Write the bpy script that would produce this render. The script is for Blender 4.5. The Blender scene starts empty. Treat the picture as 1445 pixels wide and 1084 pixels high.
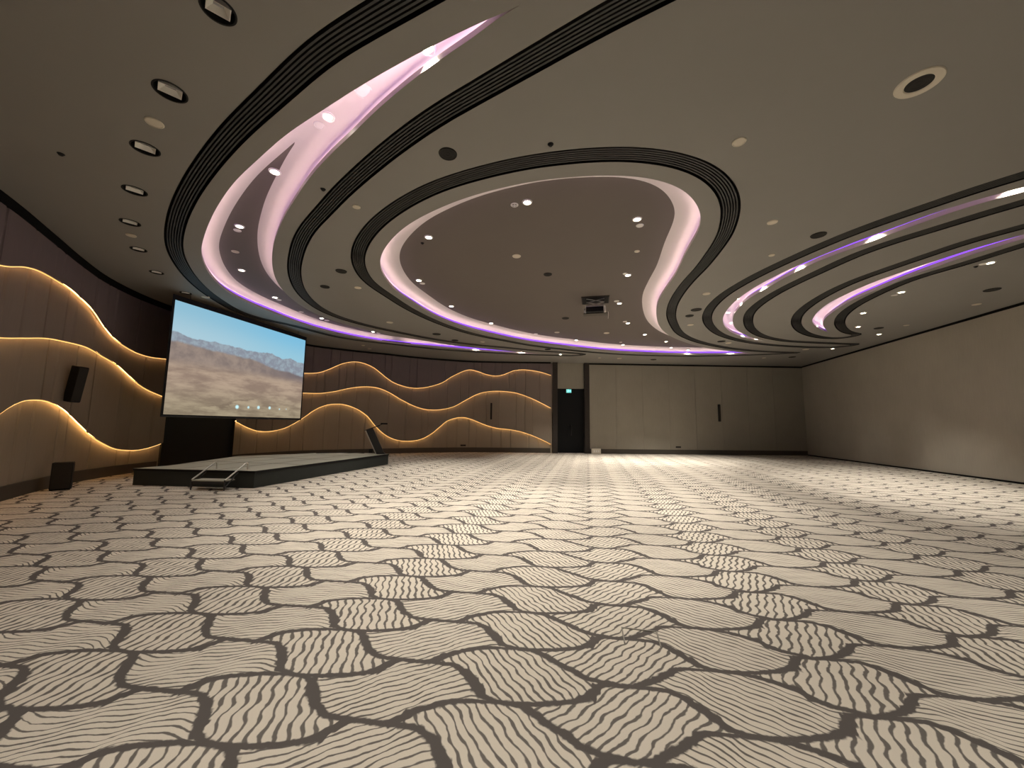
import bpy, bmesh, math, random
from math import sin, cos, pi, radians, hypot, atan2
from mathutils import Vector, Matrix
from mathutils.geometry import delaunay_2d_cdt
import numpy as np

random.seed(4)
SC = bpy.context.scene
COL = SC.collection

# ------------------------------------------------------------------ camera model
FPX, PITCH, ROLL, EYE = 548.57, 0.10766765, 0.01135158, 1.5
HC = 5.18                       # height of the lower ceiling
CAM = np.array([0.0, 0.0, EYE])


def ray(p):
    x = (p[0] - 722.5) / FPX
    y = -(p[1] - 542.0) / FPX
    c, s = cos(ROLL), sin(ROLL)
    X, Z = c * x - s * y, s * x + c * y
    c, s = cos(PITCH), sin(PITCH)
    return np.array([X, c - Z * s, s + Z * c])


def at(p, z):
    d = ray(p)
    t = (z - EYE) / d[2]
    return CAM + d * t


cam_d = bpy.data.cameras.new('camera')
cam = bpy.data.objects.new('camera', cam_d)
COL.objects.link(cam)
cr, sr, cp, sp = cos(ROLL), sin(ROLL), cos(PITCH), sin(PITCH)
right = Vector((cr, -sr * sp, sr * cp))
up = Vector((-sr, -cr * sp, cr * cp))
fwd = Vector((0, cp, sp))
cam.matrix_world = Matrix(((right.x, up.x, -fwd.x, 0), (right.y, up.y, -fwd.y, 0), (right.z, up.z, -fwd.z, EYE), (0, 0, 0, 1)))
cam_d.sensor_width = 36.0
cam_d.lens = FPX * 36.0 / 1445.0
cam_d.clip_end = 200
cam_d.clip_start = 0.05
SC.camera = cam

# ------------------------------------------------------------------ materials


def srgb(r, g, b):
    f = lambda c: c / 12.92 if c <= 0.04045 else ((c + 0.055) / 1.055) ** 2.4
    return (f(r / 255), f(g / 255), f(b / 255), 1)


class NT:
    """small helper to wire node math"""

    def __init__(self, nt):
        self.nt = nt

    def node(self, t, **kw):
        n = self.nt.nodes.new(t)
        for k, v in kw.items():
            setattr(n, k, v)
        return n

    def put(self, sock, v):
        if isinstance(v, (int, float)):
            sock.default_value = v
        elif isinstance(v, tuple):
            sock.default_value = v
        else:
            self.nt.links.new(v, sock)

    def m(self, op, a, b=None, c=None, clamp=False):
        n = self.node('ShaderNodeMath', operation=op, use_clamp=clamp)
        for i, v in enumerate((a, b, c)):
            if v is not None:
                self.put(n.inputs[i], v)
        return n.outputs[0]

    def mix(self, f, a, b):
        n = self.node('ShaderNodeMix', data_type='RGBA')
        self.put(n.inputs[0], f)
        self.put(n.inputs[6], a)
        self.put(n.inputs[7], b)
        return n.outputs[2]

    def noise(self, scale, detail=2, rough=0.5, vec=None, dim='3D'):
        n = self.node('ShaderNodeTexNoise', noise_dimensions=dim)
        n.inputs['Scale'].default_value = scale
        n.inputs['Detail'].default_value = detail
        n.inputs['Roughness'].default_value = rough
        if vec is not None:
            self.nt.links.new(vec, n.inputs['Vector'])
        return n.outputs[0]

    def ss(self, x, lo, hi, a=0.0, b=1.0):
        n = self.node('ShaderNodeMapRange', interpolation_type='SMOOTHSTEP')
        self.put(n.inputs[0], x)
        self.put(n.inputs[1], lo)
        self.put(n.inputs[2], hi)
        self.put(n.inputs[3], a)
        self.put(n.inputs[4], b)
        return n.outputs[0]

    def curve(self, x, pts):
        n = self.node('ShaderNodeFloatCurve')
        cu = n.mapping.curves[0]
        n.mapping.use_clip = False
        while len(cu.points) < len(pts):
            cu.points.new(0.5, 0.5)
        for q, (px, py) in zip(cu.points, pts):
            q.location = (px, py)
            q.handle_type = 'AUTO_CLAMPED'
        n.mapping.update()
        self.put(n.inputs['Value'], x)
        return n.outputs[0]


def new_mat(name):
    m = bpy.data.materials.new(name)
    m.use_nodes = True
    nt = m.node_tree
    b = nt.nodes['Principled BSDF']
    return m, NT(nt), b


def paint(name, col, rough=0.6, var=0.06, scale=6.0, bump=0.0, bscale=200.0, spec=0.3, metal=0.0, coords='Object'):
    m, n, b = new_mat(name)
    tc = n.node('ShaderNodeTexCoord').outputs[coords]
    f = n.noise(scale, 3, 0.6, tc)
    d = tuple(c * (1 - var) for c in col[:3]) + (1,)
    l = tuple(min(1, c * (1 + var)) for c in col[:3]) + (1,)
    n.put(b.inputs['Base Color'], n.mix(f, d, l))
    b.inputs['Roughness'].default_value = rough
    b.inputs['Specular IOR Level'].default_value = spec
    b.inputs['Metallic'].default_value = metal
    if bump:
        bp = n.node('ShaderNodeBump')
        bp.inputs['Strength'].default_value = bump
        bp.inputs['Distance'].default_value = 0.004
        n.put(bp.inputs['Height'], n.noise(bscale, 2, 0.6, tc))
        n.put(b.inputs['Normal'], bp.outputs[0])
    return m


def glow(name, col, strength):
    m = bpy.data.materials.new(name)
    m.use_nodes = True
    nt = m.node_tree
    nt.nodes.clear()
    e = nt.nodes.new('ShaderNodeEmission')
    e.inputs[0].default_value = col
    e.inputs[1].default_value = strength
    o = nt.nodes.new('ShaderNodeOutputMaterial')
    nt.links.new(e.outputs[0], o.inputs[0])
    return m


M = {}
M['ceiling'] = paint('ceiling_paint', (0.285, 0.274, 0.255, 1), 0.55, 0.03, 1.5, spec=0.25)
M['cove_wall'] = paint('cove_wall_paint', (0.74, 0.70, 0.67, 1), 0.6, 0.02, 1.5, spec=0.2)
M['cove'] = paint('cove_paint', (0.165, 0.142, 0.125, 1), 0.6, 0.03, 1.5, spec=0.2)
M['lip'] = paint('cove_lip_paint', (0.34, 0.30, 0.27, 1), 0.35, 0.03, 2.0, spec=0.5)
M['slot'] = paint('slot_black', (0.010, 0.010, 0.012, 1), 0.7, 0.1, 5, spec=0.1)
M['fin'] = paint('slot_fin_grey', (0.05, 0.05, 0.05, 1), 0.5, 0.1, 5, spec=0.3)
M['black'] = paint('matte_black', (0.012, 0.012, 0.013, 1), 0.6, 0.15, 8, spec=0.2)
M['black_metal'] = paint('black_metal', (0.02, 0.02, 0.022, 1), 0.4, 0.1, 8, spec=0.5)
M['charcoal'] = paint('charcoal_board', (0.040, 0.041, 0.039, 1), 0.8, 0.08, 3, spec=0.15)
M['door'] = paint('door_black', (0.010, 0.011, 0.012, 1), 0.6, 0.1, 2, spec=0.2)
M['frame'] = paint('dark_brown_timber', (0.035, 0.028, 0.024, 1), 0.55, 0.2, 7, spec=0.3)
M['base'] = paint('baseboard_brown', (0.085, 0.074, 0.060, 1), 0.55, 0.08, 4, spec=0.3)
M['gap'] = paint('shadow_gap', (0.008, 0.007, 0.007, 1), 0.8, 0.1, 4, spec=0.1)  # near-black; on the wall-top strips it paints the shade of a gap
M['stage_top'] = paint('stage_deck', (0.33, 0.32, 0.265, 1), 0.6, 0.08, 2.5, spec=0.3)
M['joint'] = paint('deck_joint', (0.07, 0.068, 0.06, 1), 0.7, 0.1, 4)
M['skirt'] = paint('stage_skirt', (0.045, 0.049, 0.046, 1), 0.85, 0.1, 4, spec=0.1)
M['steel'] = paint('steel', (0.55, 0.54, 0.50, 1), 0.4, 0.08, 12, spec=0.5, metal=0.3)
M['white'] = paint('white_plastic', (0.86, 0.84, 0.80, 1), 0.5, 0.04, 9, spec=0.4)
M['beige'] = paint('beige_plate', (0.72, 0.66, 0.55, 1), 0.55, 0.05, 9, spec=0.3)
M['grille'] = paint('dark_grille', (0.030, 0.028, 0.026, 1), 0.7, 0.2, 60, spec=0.2)
M['silver'] = paint('silver_reflector', (0.85, 0.84, 0.80, 1), 0.3, 0.03, 9, spec=0.6, metal=0.3)
M['glass'] = paint('lamp_lens_off', (0.35, 0.36, 0.37, 1), 0.15, 0.05, 9, spec=0.7)
M['lamp'] = glow('lamp_lens_lit', (1.0, 0.90, 0.70, 1), 26.0)
M['violet'] = glow('led_violet', (0.30, 0.10, 1.0, 1), 1.25)
M['rose'] = glow('led_rose', (1.0, 0.68, 0.62, 1), 26.0)
M['amber'] = glow('led_amber', (1.0, 0.60, 0.20, 1), 1.5)
M['amber_tape'] = glow('amber_added_glow', (1.0, 0.53, 0.18, 1), 23.0)
M['exit'] = glow('exit_teal', (0.12, 0.72, 0.66, 1), 1.3)
M['exit_white'] = glow('exit_white', (0.75, 1.0, 0.97, 1), 1.6)
M['rubber'] = paint('rubber', (0.02, 0.02, 0.02, 1), 0.8, 0.1, 8)
M['brass'] = paint('trim_metal', (0.33, 0.31, 0.27, 1), 0.45, 0.1, 30, spec=0.5, metal=0.5)


def fabric(name, col, sx=0.0):
    m, n, b = new_mat(name)
    tc = n.node('ShaderNodeTexCoord').outputs['Object']
    mp = n.node('ShaderNodeMapping')
    mp.inputs['Scale'].default_value = (9, 9, 0.7)
    n.put(mp.inputs['Vector'], tc)
    f1 = n.noise(3.0, 3, 0.6, mp.outputs[0])
    f2 = n.noise(1.2, 2, 0.5, tc)
    f = n.m('ADD', n.m('MULTIPLY', f1, 0.5), n.m('MULTIPLY', f2, 0.5))
    d = tuple(c * 0.86 for c in col[:3]) + (1,)
    l = tuple(c * 1.14 for c in col[:3]) + (1,)
    n.put(b.inputs['Base Color'], n.mix(f, d, l))
    b.inputs['Roughness'].default_value = 0.85
    b.inputs['Specular IOR Level'].default_value = 0.15
    b.inputs['Sheen Weight'].default_value = 0.0
    return m


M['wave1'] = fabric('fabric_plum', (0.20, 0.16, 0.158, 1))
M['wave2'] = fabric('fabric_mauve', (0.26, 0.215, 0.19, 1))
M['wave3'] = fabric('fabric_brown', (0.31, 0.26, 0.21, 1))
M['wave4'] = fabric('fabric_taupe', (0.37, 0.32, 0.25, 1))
M['far'] = fabric('fabric_far', (0.34, 0.315, 0.265, 1))
M['rightw'] = fabric('fabric_right', (0.41, 0.375, 0.315, 1))


def carpet():
    m, n, b = new_mat('carpet')
    geo = n.node('ShaderNodeNewGeometry').outputs['Position']
    ux, uy, vx, vy, ox, oy = 1.257, -0.22, 0.100, 0.517, -0.60, 2.66
    det = ux * vy - uy * vx
    sep = n.node('ShaderNodeSeparateXYZ')
    wob = n.noise(9.0, 2, 0.5, geo)
    n.put(sep.inputs[0], geo)
    X = n.m('SUBTRACT', sep.outputs[0], ox)
    Y = n.m('SUBTRACT', sep.outputs[1], oy)
    wa = n.m('MULTIPLY', n.m('SUBTRACT', wob, 0.5), 0.035)
    nz2 = n.node('ShaderNodeTexNoise')
    nz2.inputs['Scale'].default_value = 26.0
    nz2.inputs['Detail'].default_value = 2
    n.put(nz2.inputs['Vector'], geo)
    wb = n.m('MULTIPLY', n.m('SUBTRACT', nz2.outputs[0], 0.5), 0.10)
    a = n.m('ADD', n.m('MULTIPLY', X, vy / det), n.m('MULTIPLY', Y, -vx / det))
    bb = n.m('ADD', n.m('MULTIPLY', X, -uy / det), n.m('MULTIPLY', Y, ux / det))
    a0, b0 = a, bb
    a = n.m('ADD', a, wa)
    t = n.m('FRACT', a)
    row = n.m('FLOOR', n.m('ADD', bb, 0.5))
    bp = n.m('SUBTRACT', bb, row)
    # the upper edge of a leaf cell along its length (curve stores f + 0.5)
    pts = [(0, .5), (.06, .505), (.10, .58), (.13, .68), (.17, .78), (.23, .86), (.30, .915), (.40, .975), (.5, 1.0), (.57, .975), (.63, .85), (.68, .71), (.755, .545), (.82, .48), (.91, .485), (1, .5)]
    t1 = n.m('SUBTRACT', 1.0, t)
    ptr = [(0, .5), (.06, .54), (.12, .60), (.18, .70), (.24, .84), (.29, .95), (.36, .99), (.5, 1.0), (.6, .985), (.68, .94), (.77, .83), (.83, .67), (.89, .58), (.95, .54), (1, .5)]
    east = n.ss(a, -0.8, 2.2)

    def top(x):
        l, r = n.curve(x, pts), n.curve(x, ptr)
        return n.m('SUBTRACT', n.m('ADD', l, n.m('MULTIPLY', n.m('SUBTRACT', r, l), east)), 0.5)
    ft = top(t)
    fb = n.m('SUBTRACT', 0.5, n.curve(t1, pts))
    ft2 = top(n.m('ADD', t, 0.012))
    fb2 = n.m('SUBTRACT', 0.5, n.curve(n.m('SUBTRACT', t1, 0.012), pts))

    def outline(f, f2):
        sl = n.m('MULTIPLY', n.m('SUBTRACT', f2, f), 0.526 / 1.274 / 0.012)
        sq = n.m('MULTIPLY', sl, sl)
        d = n.m('DIVIDE', n.m('MULTIPLY', n.m('ABSOLUTE', n.m('SUBTRACT', bp, f)), 0.526), n.m('SQRT', n.m('ADD', sq, 1.0)))
        w = n.m('ADD', 0.020, n.m('MULTIPLY', n.m('MINIMUM', n.m('MULTIPLY', sq, 0.4), 1.0), 0.025))
        return n.m('SUBTRACT', d, w)
    gt = n.m('SUBTRACT', ft, bp)
    gb = n.m('SUBTRACT', bp, fb)
    feather = n.m('MULTIPLY', wb, 0.30)
    dmin = n.m('ADD', n.m('MINIMUM', outline(ft, ft2), outline(fb, fb2)), feather)
    edge = n.ss(dmin, -0.006, 0.008)                           # 0 on the dark outlines
    inside = n.m('MULTIPLY', n.m('GREATER_THAN', gt, 0.0), n.m('GREATER_THAN', gb, 0.0))
    # line direction turns by a quarter from column to column across the room
    col1 = n.m('ADD', n.m('FLOOR', a), 0.5)
    col2 = n.m('FLOOR', n.m('ADD', a, 0.5))
    colc = n.m('ADD', n.m('MULTIPLY', inside, col1), n.m('MULTIPLY', n.m('SUBTRACT', 1.0, inside), col2))
    turn = n.m('MINIMUM', n.m('MAXIMUM', n.m('ADD', n.m('MULTIPLY', colc, radians(18)), radians(33)), 0.0), pi / 2)
    psi = n.m('ADD', turn, n.m('MULTIPLY', inside, pi / 2))
    cps, sps = n.m('COSINE', psi), n.m('SINE', psi)
    along_u = n.m('MULTIPLY', cps, cps)
    mid = n.m('MULTIPLY', n.m('MULTIPLY', n.m('ADD', ft, fb), 0.5), along_u)
    lx = n.m('MULTIPLY', n.m('SUBTRACT', a, colc), 1.274)
    b2 = n.m('SUBTRACT', n.m('FRACT', bb), 0.5)
    bl = n.m('ADD', n.m('MULTIPLY', inside, bp), n.m('MULTIPLY', n.m('SUBTRACT', 1.0, inside), b2))
    ly = n.m('MULTIPLY', n.m('SUBTRACT', n.m('ADD', bl, n.m('MULTIPLY', wb, 0.10)), mid), 0.526)
    across = n.m('SUBTRACT', n.m('MULTIPLY', ly, cps), n.m('MULTIPLY', lx, sps))
    along = n.m('ADD', n.m('MULTIPLY', lx, cps), n.m('MULTIPLY', ly, sps))
    wamp = n.m('ADD', 0.0025, n.m('MULTIPLY', n.m('SUBTRACT', 1.0, along_u), 0.0066))
    wig = n.m('MULTIPLY', n.m('SINE', n.m('ADD', n.m('MULTIPLY', along, 34.0), n.m('MULTIPLY', across, 6.0))), wamp)
    frq = n.m('ADD', 15.0, n.m('MULTIPLY', along_u, 9.0))
    ph = n.m('MULTIPLY', n.m('ADD', n.m('ADD', across, wig), n.m('MULTIPLY', wb, 0.05)), frq)
    tri = n.m('ABSOLUTE', n.m('SUBTRACT', n.m('FRACT', ph), 0.5))
    mp = n.node('ShaderNodeCombineXYZ')
    n.put(mp.inputs[0], n.m('MULTIPLY', a0, 4.0))
    n.put(mp.inputs[1], n.m('MULTIPLY', b0, 7.0))
    brk = n.noise(1.0, 2, 0.5, mp.outputs[0])
    thr = n.m('ADD', n.ss(brk, 0.3, 0.7, 0.06, 0.17), n.m('MULTIPLY', n.m('SUBTRACT', 1.0, along_u), 0.04))
    line = n.ss(n.m('SUBTRACT', tri, thr), -0.06, 0.06)
    line = n.m('ADD', n.m('MULTIPLY', line, 0.92), 0.08)
    light = n.m('MULTIPLY', line, edge)
    pile = n.noise(420.0, 2, 0.7, geo)
    big = n.noise(0.9, 2, 0.5, geo)
    cl = n.mix(big, (0.60, 0.545, 0.465, 1), (0.69, 0.63, 0.54, 1))
    cd = n.mix(big, (0.095, 0.085, 0.080, 1), (0.122, 0.109, 0.102, 1))
    c = n.mix(light, cd, cl)
    n2 = n.node('ShaderNodeMix', data_type='RGBA', blend_type='MULTIPLY')
    n2.inputs[0].default_value = 1.0
    n.put(n2.inputs[6], c)
    g = n.ss(pile, 0.2, 0.8, 0.82, 1.12)
    cg = n.node('ShaderNodeCombineColor')
    for i in range(3):
        n.put(cg.inputs[i], g)
    n.put(n2.inputs[7], cg.outputs[0])
    n.put(b.inputs['Base Color'], n2.outputs[2])
    b.inputs['Roughness'].default_value = 0.95
    b.inputs['Specular IOR Level'].default_value = 0.05
    bpn = n.node('ShaderNodeBump')
    bpn.inputs['Strength'].default_value = 0.25
    bpn.inputs['Distance'].default_value = 0.006
    n.put(bpn.inputs['Height'], n.m('ADD', n.m('MULTIPLY', pile, 0.5), light))
    n.put(b.inputs['Normal'], bpn.outputs[0])
    return m


M['carpet'] = carpet()

# ------------------------------------------------------------------ object helpers


def link(name, me, mat=None, parent=None, kind=None, smooth=False):
    o = bpy.data.objects.new(name, me)
    COL.objects.link(o)
    if mat is not None:
        for mm in (mat if isinstance(mat, (list, tuple)) else [mat]):
            me.materials.append(mm)
    if parent is not None:
        o.parent = parent
    if kind:
        o['kind'] = kind
    if smooth:
        for p in me.polygons:
            p.use_smooth = True
    return o


def obj(name, bm, mat, parent=None, kind=None, smooth=False):
    bmesh.ops.recalc_face_normals(bm, faces=bm.faces[:])
    me = bpy.data.meshes.new(name)
    bm.to_mesh(me)
    bm.free()
    return link(name, me, mat, parent, kind, smooth)


def pymesh(name, vs, fs, mat, parent=None, kind=None, smooth=False, mids=None):
    me = bpy.data.meshes.new(name)
    me.from_pydata([tuple(map(float, v)) for v in vs], [], fs)
    if mids:
        for p, i in zip(me.polygons, mids):
            p.material_index = i
    me.validate()
    return link(name, me, mat, parent, kind, smooth)


def tag(o, label, cat, group=None):
    o['label'] = label
    o['category'] = cat
    if group:
        o['group'] = group
    return o


def thing(name, label, cat, loc=(0, 0, 0), rz=0.0, group=None):
    o = bpy.data.objects.new(name, None)
    COL.objects.link(o)
    o.empty_display_size = 0.2
    o.location = [float(c) for c in loc]
    o.rotation_euler = (0, 0, rz)
    return tag(o, label, cat, group)


def box(bm, c, s, rot=None, bev=0.0):
    r = bmesh.ops.create_cube(bm, size=1.0)
    vs = r['verts']
    for v in vs:
        v.co = Vector((v.co.x * s[0], v.co.y * s[1], v.co.z * s[2]))
    if bev:
        es = {e for v in vs for e in v.link_edges}
        q = bmesh.ops.bevel(bm, geom=list(es), offset=bev, segments=2, affect='EDGES', profile=0.5)
        vs = list({v for f in q['faces'] for v in f.verts} | {v for v in vs if v.is_valid})
    T = Matrix.Translation(Vector(c))
    if rot is not None:
        T = T @ rot
    for v in vs:
        v.co = T @ v.co


def cyl(bm, c, r, hgt, seg=24, r2=None, rot=None):
    q = bmesh.ops.create_cone(bm, cap_ends=True, segments=seg, radius1=r, radius2=r if r2 is None else r2, depth=hgt)
    T = Matrix.Translation(Vector(c))
    if rot is not None:
        T = T @ rot
    for v in q['verts']:
        v.co = T @ v.co


def lathe(bm, prof, seg=32, off=(0, 0, 0)):
    """profile [(r, z)...] turned about z"""
    rings = []
    for r, z in prof:
        if r < 1e-6:
            rings.append([bm.verts.new((off[0], off[1], off[2] + z))])
        else:
            rings.append([bm.verts.new((off[0] + r * cos(2 * pi * i / seg), off[1] + r * sin(2 * pi * i / seg), off[2] + z)) for i in range(seg)])
    for A, B in zip(rings, rings[1:]):
        for i in range(seg):
            j = (i + 1) % seg
            f = [A[i % len(A)], A[j % len(A)], B[j % len(B)], B[i % len(B)]]
            u = []
            for v in f:
                if v not in u:
                    u.append(v)
            if len(u) >= 3:
                try:
                    bm.faces.new(u)
                except ValueError:
                    pass


def tube(bm, pts, r, seg=10, cap=True):
    pts = [Vector(p) for p in pts]
    rings = []
    prev = None
    for i, p in enumerate(pts):
        d = (pts[min(i + 1, len(pts) - 1)] - pts[max(i - 1, 0)]).normalized()
        ref = prev if prev is not None else (Vector((0, 0, 1)) if abs(d.z) < 0.9 else Vector((1, 0, 0)))
        x = (ref - d * ref.dot(d)).normalized()
        prev = x
        y = d.cross(x)
        rings.append([bm.verts.new(p + x * (r * cos(2 * pi * k / seg)) + y * (r * sin(2 * pi * k / seg))) for k in range(seg)])
    for A, B in zip(rings, rings[1:]):
        for k in range(seg):
            bm.faces.new((A[k], A[(k + 1) % seg], B[(k + 1) % seg], B[k]))
    if cap:
        bm.faces.new(rings[0][::-1])
        bm.faces.new(rings[-1])


# ------------------------------------------------------------------ plan curves
def catmull(P, n=12):
    P = [np.array(p, float) for p in P]
    Q = [2 * P[0] - P[1]] + P + [2 * P[-1] - P[-2]]
    out = []
    for i in range(1, len(Q) - 2):
        p0, p1, p2, p3 = Q[i - 1:i + 3]
        # centripetal
        t0 = 0.0
        t1 = t0 + max(np.linalg.norm(p1 - p0), 1e-6) ** .5
        t2 = t1 + max(np.linalg.norm(p2 - p1), 1e-6) ** .5
        t3 = t2 + max(np.linalg.norm(p3 - p2), 1e-6) ** .5
        for k in range(n):
            t = t1 + (t2 - t1) * k / n
            a1 = (t1 - t) / (t1 - t0) * p0 + (t - t0) / (t1 - t0) * p1
            a2 = (t2 - t) / (t2 - t1) * p1 + (t - t1) / (t2 - t1) * p2
            a3 = (t3 - t) / (t3 - t2) * p2 + (t - t2) / (t3 - t2) * p3
            b1 = (t2 - t) / (t2 - t0) * a1 + (t - t0) / (t2 - t0) * a2
            b2 = (t3 - t) / (t3 - t1) * a2 + (t - t1) / (t3 - t1) * a3
            out.append((t2 - t) / (t2 - t1) * b1 + (t - t1) / (t2 - t1) * b2)
    out.append(P[-1])
    return np.array(out)


def resample(P, step):
    P = np.asarray(P, float)
    d = np.r_[0, np.cumsum(np.linalg.norm(np.diff(P, axis=0), axis=1))]
    n = max(2, int(round(d[-1] / step)) + 1)
    s = np.linspace(0, d[-1], n)
    return np.stack([np.interp(s, d, P[:, k]) for k in range(P.shape[1])], 1)


def relax(P, it=6, w=0.5):
    P = P.copy()
    for _ in range(it):
        P[1:-1] = (1 - w) * P[1:-1] + w * 0.5 * (P[:-2] + P[2:])
    return P


def normals(P):
    T = np.gradient(P, axis=0)
    T /= np.linalg.norm(T, axis=1)[:, None] + 1e-12
    return np.stack([-T[:, 1], T[:, 0]], 1)


def dist_to(P, L):
    """distance of every point of P to the polyline L"""
    A, B = L[:-1], L[1:]
    D = B - A
    out = np.empty(len(P))
    for i0 in range(0, len(P), 400):
        q = P[i0:i0 + 400][:, None, :]
        t = np.clip(((q - A) * D).sum(2) / ((D * D).sum(1) + 1e-12), 0, 1)
        out[i0:i0 + 400] = np.linalg.norm(A + D * t[..., None] - q, axis=2).min(1)
    return out


def inside_poly(P, L):
    """even-odd test of points P in the closed polygon L"""
    c = np.zeros(len(P), bool)
    j = len(L) - 1
    for i in range(len(L)):
        yi, yj, xi, xj = L[i, 1], L[j, 1], L[i, 0], L[j, 0]
        if yi != yj:
            c ^= ((yi > P[:, 1]) != (yj > P[:, 1])) & (P[:, 0] < (xj - xi) * (P[:, 1] - yi) / (yj - yi) + xi)
        j = i
    return c


def plan(px, z=HC):
    return [at(p, z)[:2] for p in px]


def extend(P, n0=0.0, n1=0.0):
    P = [np.array(p) for p in P]
    if n0:
        d = P[0] - P[1]
        P.insert(0, P[0] + d / np.linalg.norm(d) * n0)
    if n1:
        d = P[-1] - P[-2]
        P.append(P[-1] + d / np.linalg.norm(d) * n1)
    return P


# traced centre lines of the three hairpin slots
B12 = [(573, 0), (500, 43), (456, 71), (384, 136), (329, 188), (282, 246), (255, 294), (246, 327), (246, 350), (255, 372), (274, 397), (302, 420), (349, 444.6),
       (420, 461), (445, 468.0), (482, 476.6), (519.6, 482.2), (557, 486), (600, 491), (640.7, 494.8), (698.8, 498.1), (737.5, 500.1), (776.3, 501.2), (804.2, 502.0),
       (827, 500.2),
       (804.2, 497.9), (756.9, 494.9), (718, 490.9), (689, 488.4), (640.7, 483.0), (596.4, 475.8), (557, 467.9), (519.6, 459.8), (482.3, 449.2), (457.4, 439.2),
       (438.7, 426.8), (425.5, 413.0), (418, 398), (415, 379), (418, 359), (425, 338), (437, 319), (455, 300), (480, 272.5), (546.4, 214.3), (612.9, 166), (704, 113),
       (787, 65), (855, 26), (905, 0)]
B3 = [(1075, 495.9), (1042, 493.0), (1018, 489.6), (996.9, 485.3), (977.5, 479.6), (960, 470.8), (951, 458), (947, 445), (949.5, 430), (960, 411.5), (975, 393), (988, 380),
      (1014, 346), (1022.5, 333), (1030.5, 306), (1031.5, 287), (1024, 266.5), (1007, 248), (982.5, 234.5), (949, 224.5), (911.4, 219.2), (870, 217.5), (820, 220), (740, 230),
      (666, 247.5), (616.3, 263.5), (570.6, 286.5), (533, 314), (513, 338), (505.5, 356), (505, 370), (511, 386), (523, 400), (552, 419.9), (574.3, 434.3), (607.5, 450.9),
      (640.7, 463.6), (674, 473), (718, 481.7), (747.2, 487), (800, 493.6), (847.8, 498.1), (886.6, 500.6), (938.8, 502.2), (977.5, 502.6), (1006.6, 502.3), (1040, 501.4), (1075, 500.4)]
B3_tip = (1126.5, 497.8)
B45 = [(1445, 247.4), (1371, 269.8), (1321.3, 287.3), (1254.8, 309.7), (1205, 328), (1171, 341.7), (1112.9, 367.4), (1063, 391.5), (1021.5, 416.4), (1001.6, 436.3), (997.6, 450),
       (1004.6, 463.5), (1021.2, 474.0), (1054.8, 482.7), (1097.5, 487.6), (1141.8, 489.8), (1177.5, 490.2), (1212, 486.3), (1177.5, 484.7), (1144.3, 483.2), (1112.9, 481.5), (1079.7, 475.6),
       (1061.4, 466.2), (1055.6, 453), (1059.7, 439.7), (1079.7, 423), (1112.9, 404), (1162.7, 380.7), (1205, 361.2), (1254.8, 343), (1321.3, 323), (1371, 307.2), (1445, 285.6)]
B67 = [(1445, 319.7), (1371, 339.6), (1321.3, 356.2), (1254.8, 379), (1210.7, 394.6), (1177.5, 409.3), (1144.3, 428.7), (1127.7, 443), (1123.3, 453), (1126.6, 463), (1138.8, 471.2), (1161, 476.5),
       (1183, 477.7), (1199.7, 475.5), (1214, 472), (1199.7, 470.3), (1188.6, 464.2), (1184.7, 455.3), (1188.6, 445.3), (1205.2, 432), (1235, 416.2), (1290, 392.8), (1345, 377.0), (1400, 360.0), (1445, 345.8)]
BW = 0.15                       # half width of a slot


def slot_polys(px, close_tip=None, ext=2.5, n_relax=14):
    P = plan(px)
    if close_tip is not None:
        tip = at(close_tip, HC)[:2]
        P = [tip] + P + [tip]
    else:
        P = extend(P, ext, ext)
    C = resample(catmull(P), 0.10)
    C = relax(C, n_relax)
    N = normals(C)
    if close_tip is not None:
        pass
    L, R = C + N * BW, C - N * BW
    return C, N, L, R


def runs(P, keep):
    out, cur = [], []
    for p, k in zip(P, keep):
        if k:
            cur.append(p)
        elif cur:
            out.append(cur)
            cur = []
    if cur:
        out.append(cur)
    return [np.array(r) for r in out if len(r) > 1]


# cove openings
C1_near = [(735, 7), (704.4, 20.8), (669.5, 35.2), (629.6, 55.6), (600.6, 69.8), (520, 114.6), (448.5, 160), (402.9, 190.7), (368, 221.5), (331.4, 256.3), (309.8, 286.2), (295.7, 312.8),
           (287.4, 336), (284, 351.5), (285.5, 366), (298.2, 390.5), (319.8, 411.0), (353, 428.6), (386.3, 442), (420, 455.0), (457.4, 466.5), (507, 477.5), (557, 485), (600, 488.8),
           (662.9, 494), (698.8, 496.7), (737.5, 498.6), (765, 499.6)]
C1_far = [(735, 7), (704.4, 21.6), (679.5, 45.7), (647.9, 65.6), (624.7, 81.4), (598, 100.5), (568, 123.8), (520, 166), (500, 186.6), (467.6, 216.5), (437.7, 249.7), (414.5, 283.8), (401, 306),
          (392.9, 324.5), (385.4, 348), (384.0, 373), (388.7, 393), (397.9, 408), (411, 421.3), (428, 433.5), (450, 445), (482, 456.5), (519, 466.5), (557, 474), (600, 481.2), (640, 487.5),
          (690, 492.8), (737, 497.2), (765, 499.6)]
C2 = [(1062, 498.9), (1026, 495.2), (996.9, 491.2), (977.5, 486.5), (958, 480), (944.6, 473.7), (932, 462.6), (926.6, 448), (928.2, 427), (938, 409.8), (953, 388), (968, 357), (986, 324.6), (989.4, 308),
      (981, 284.7), (961, 266.4), (928, 254), (894.8, 249), (861.5, 247.6), (820, 249), (780, 252.4), (740, 258.2), (666, 276.5), (616.3, 295.6), (574.8, 318), (548.2, 343), (536.7, 365),
      (539.2, 385), (557.7, 409.8), (585.4, 429.2), (618.6, 448.2), (651.8, 460.9), (690, 470.9), (747, 482.7), (809, 490.4), (847.8, 494.7), (886.6, 497.4), (938.8, 499.6), (977.5, 500.3), (1016, 500.2), (1045, 499.7), (1062, 498.9)]
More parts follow.
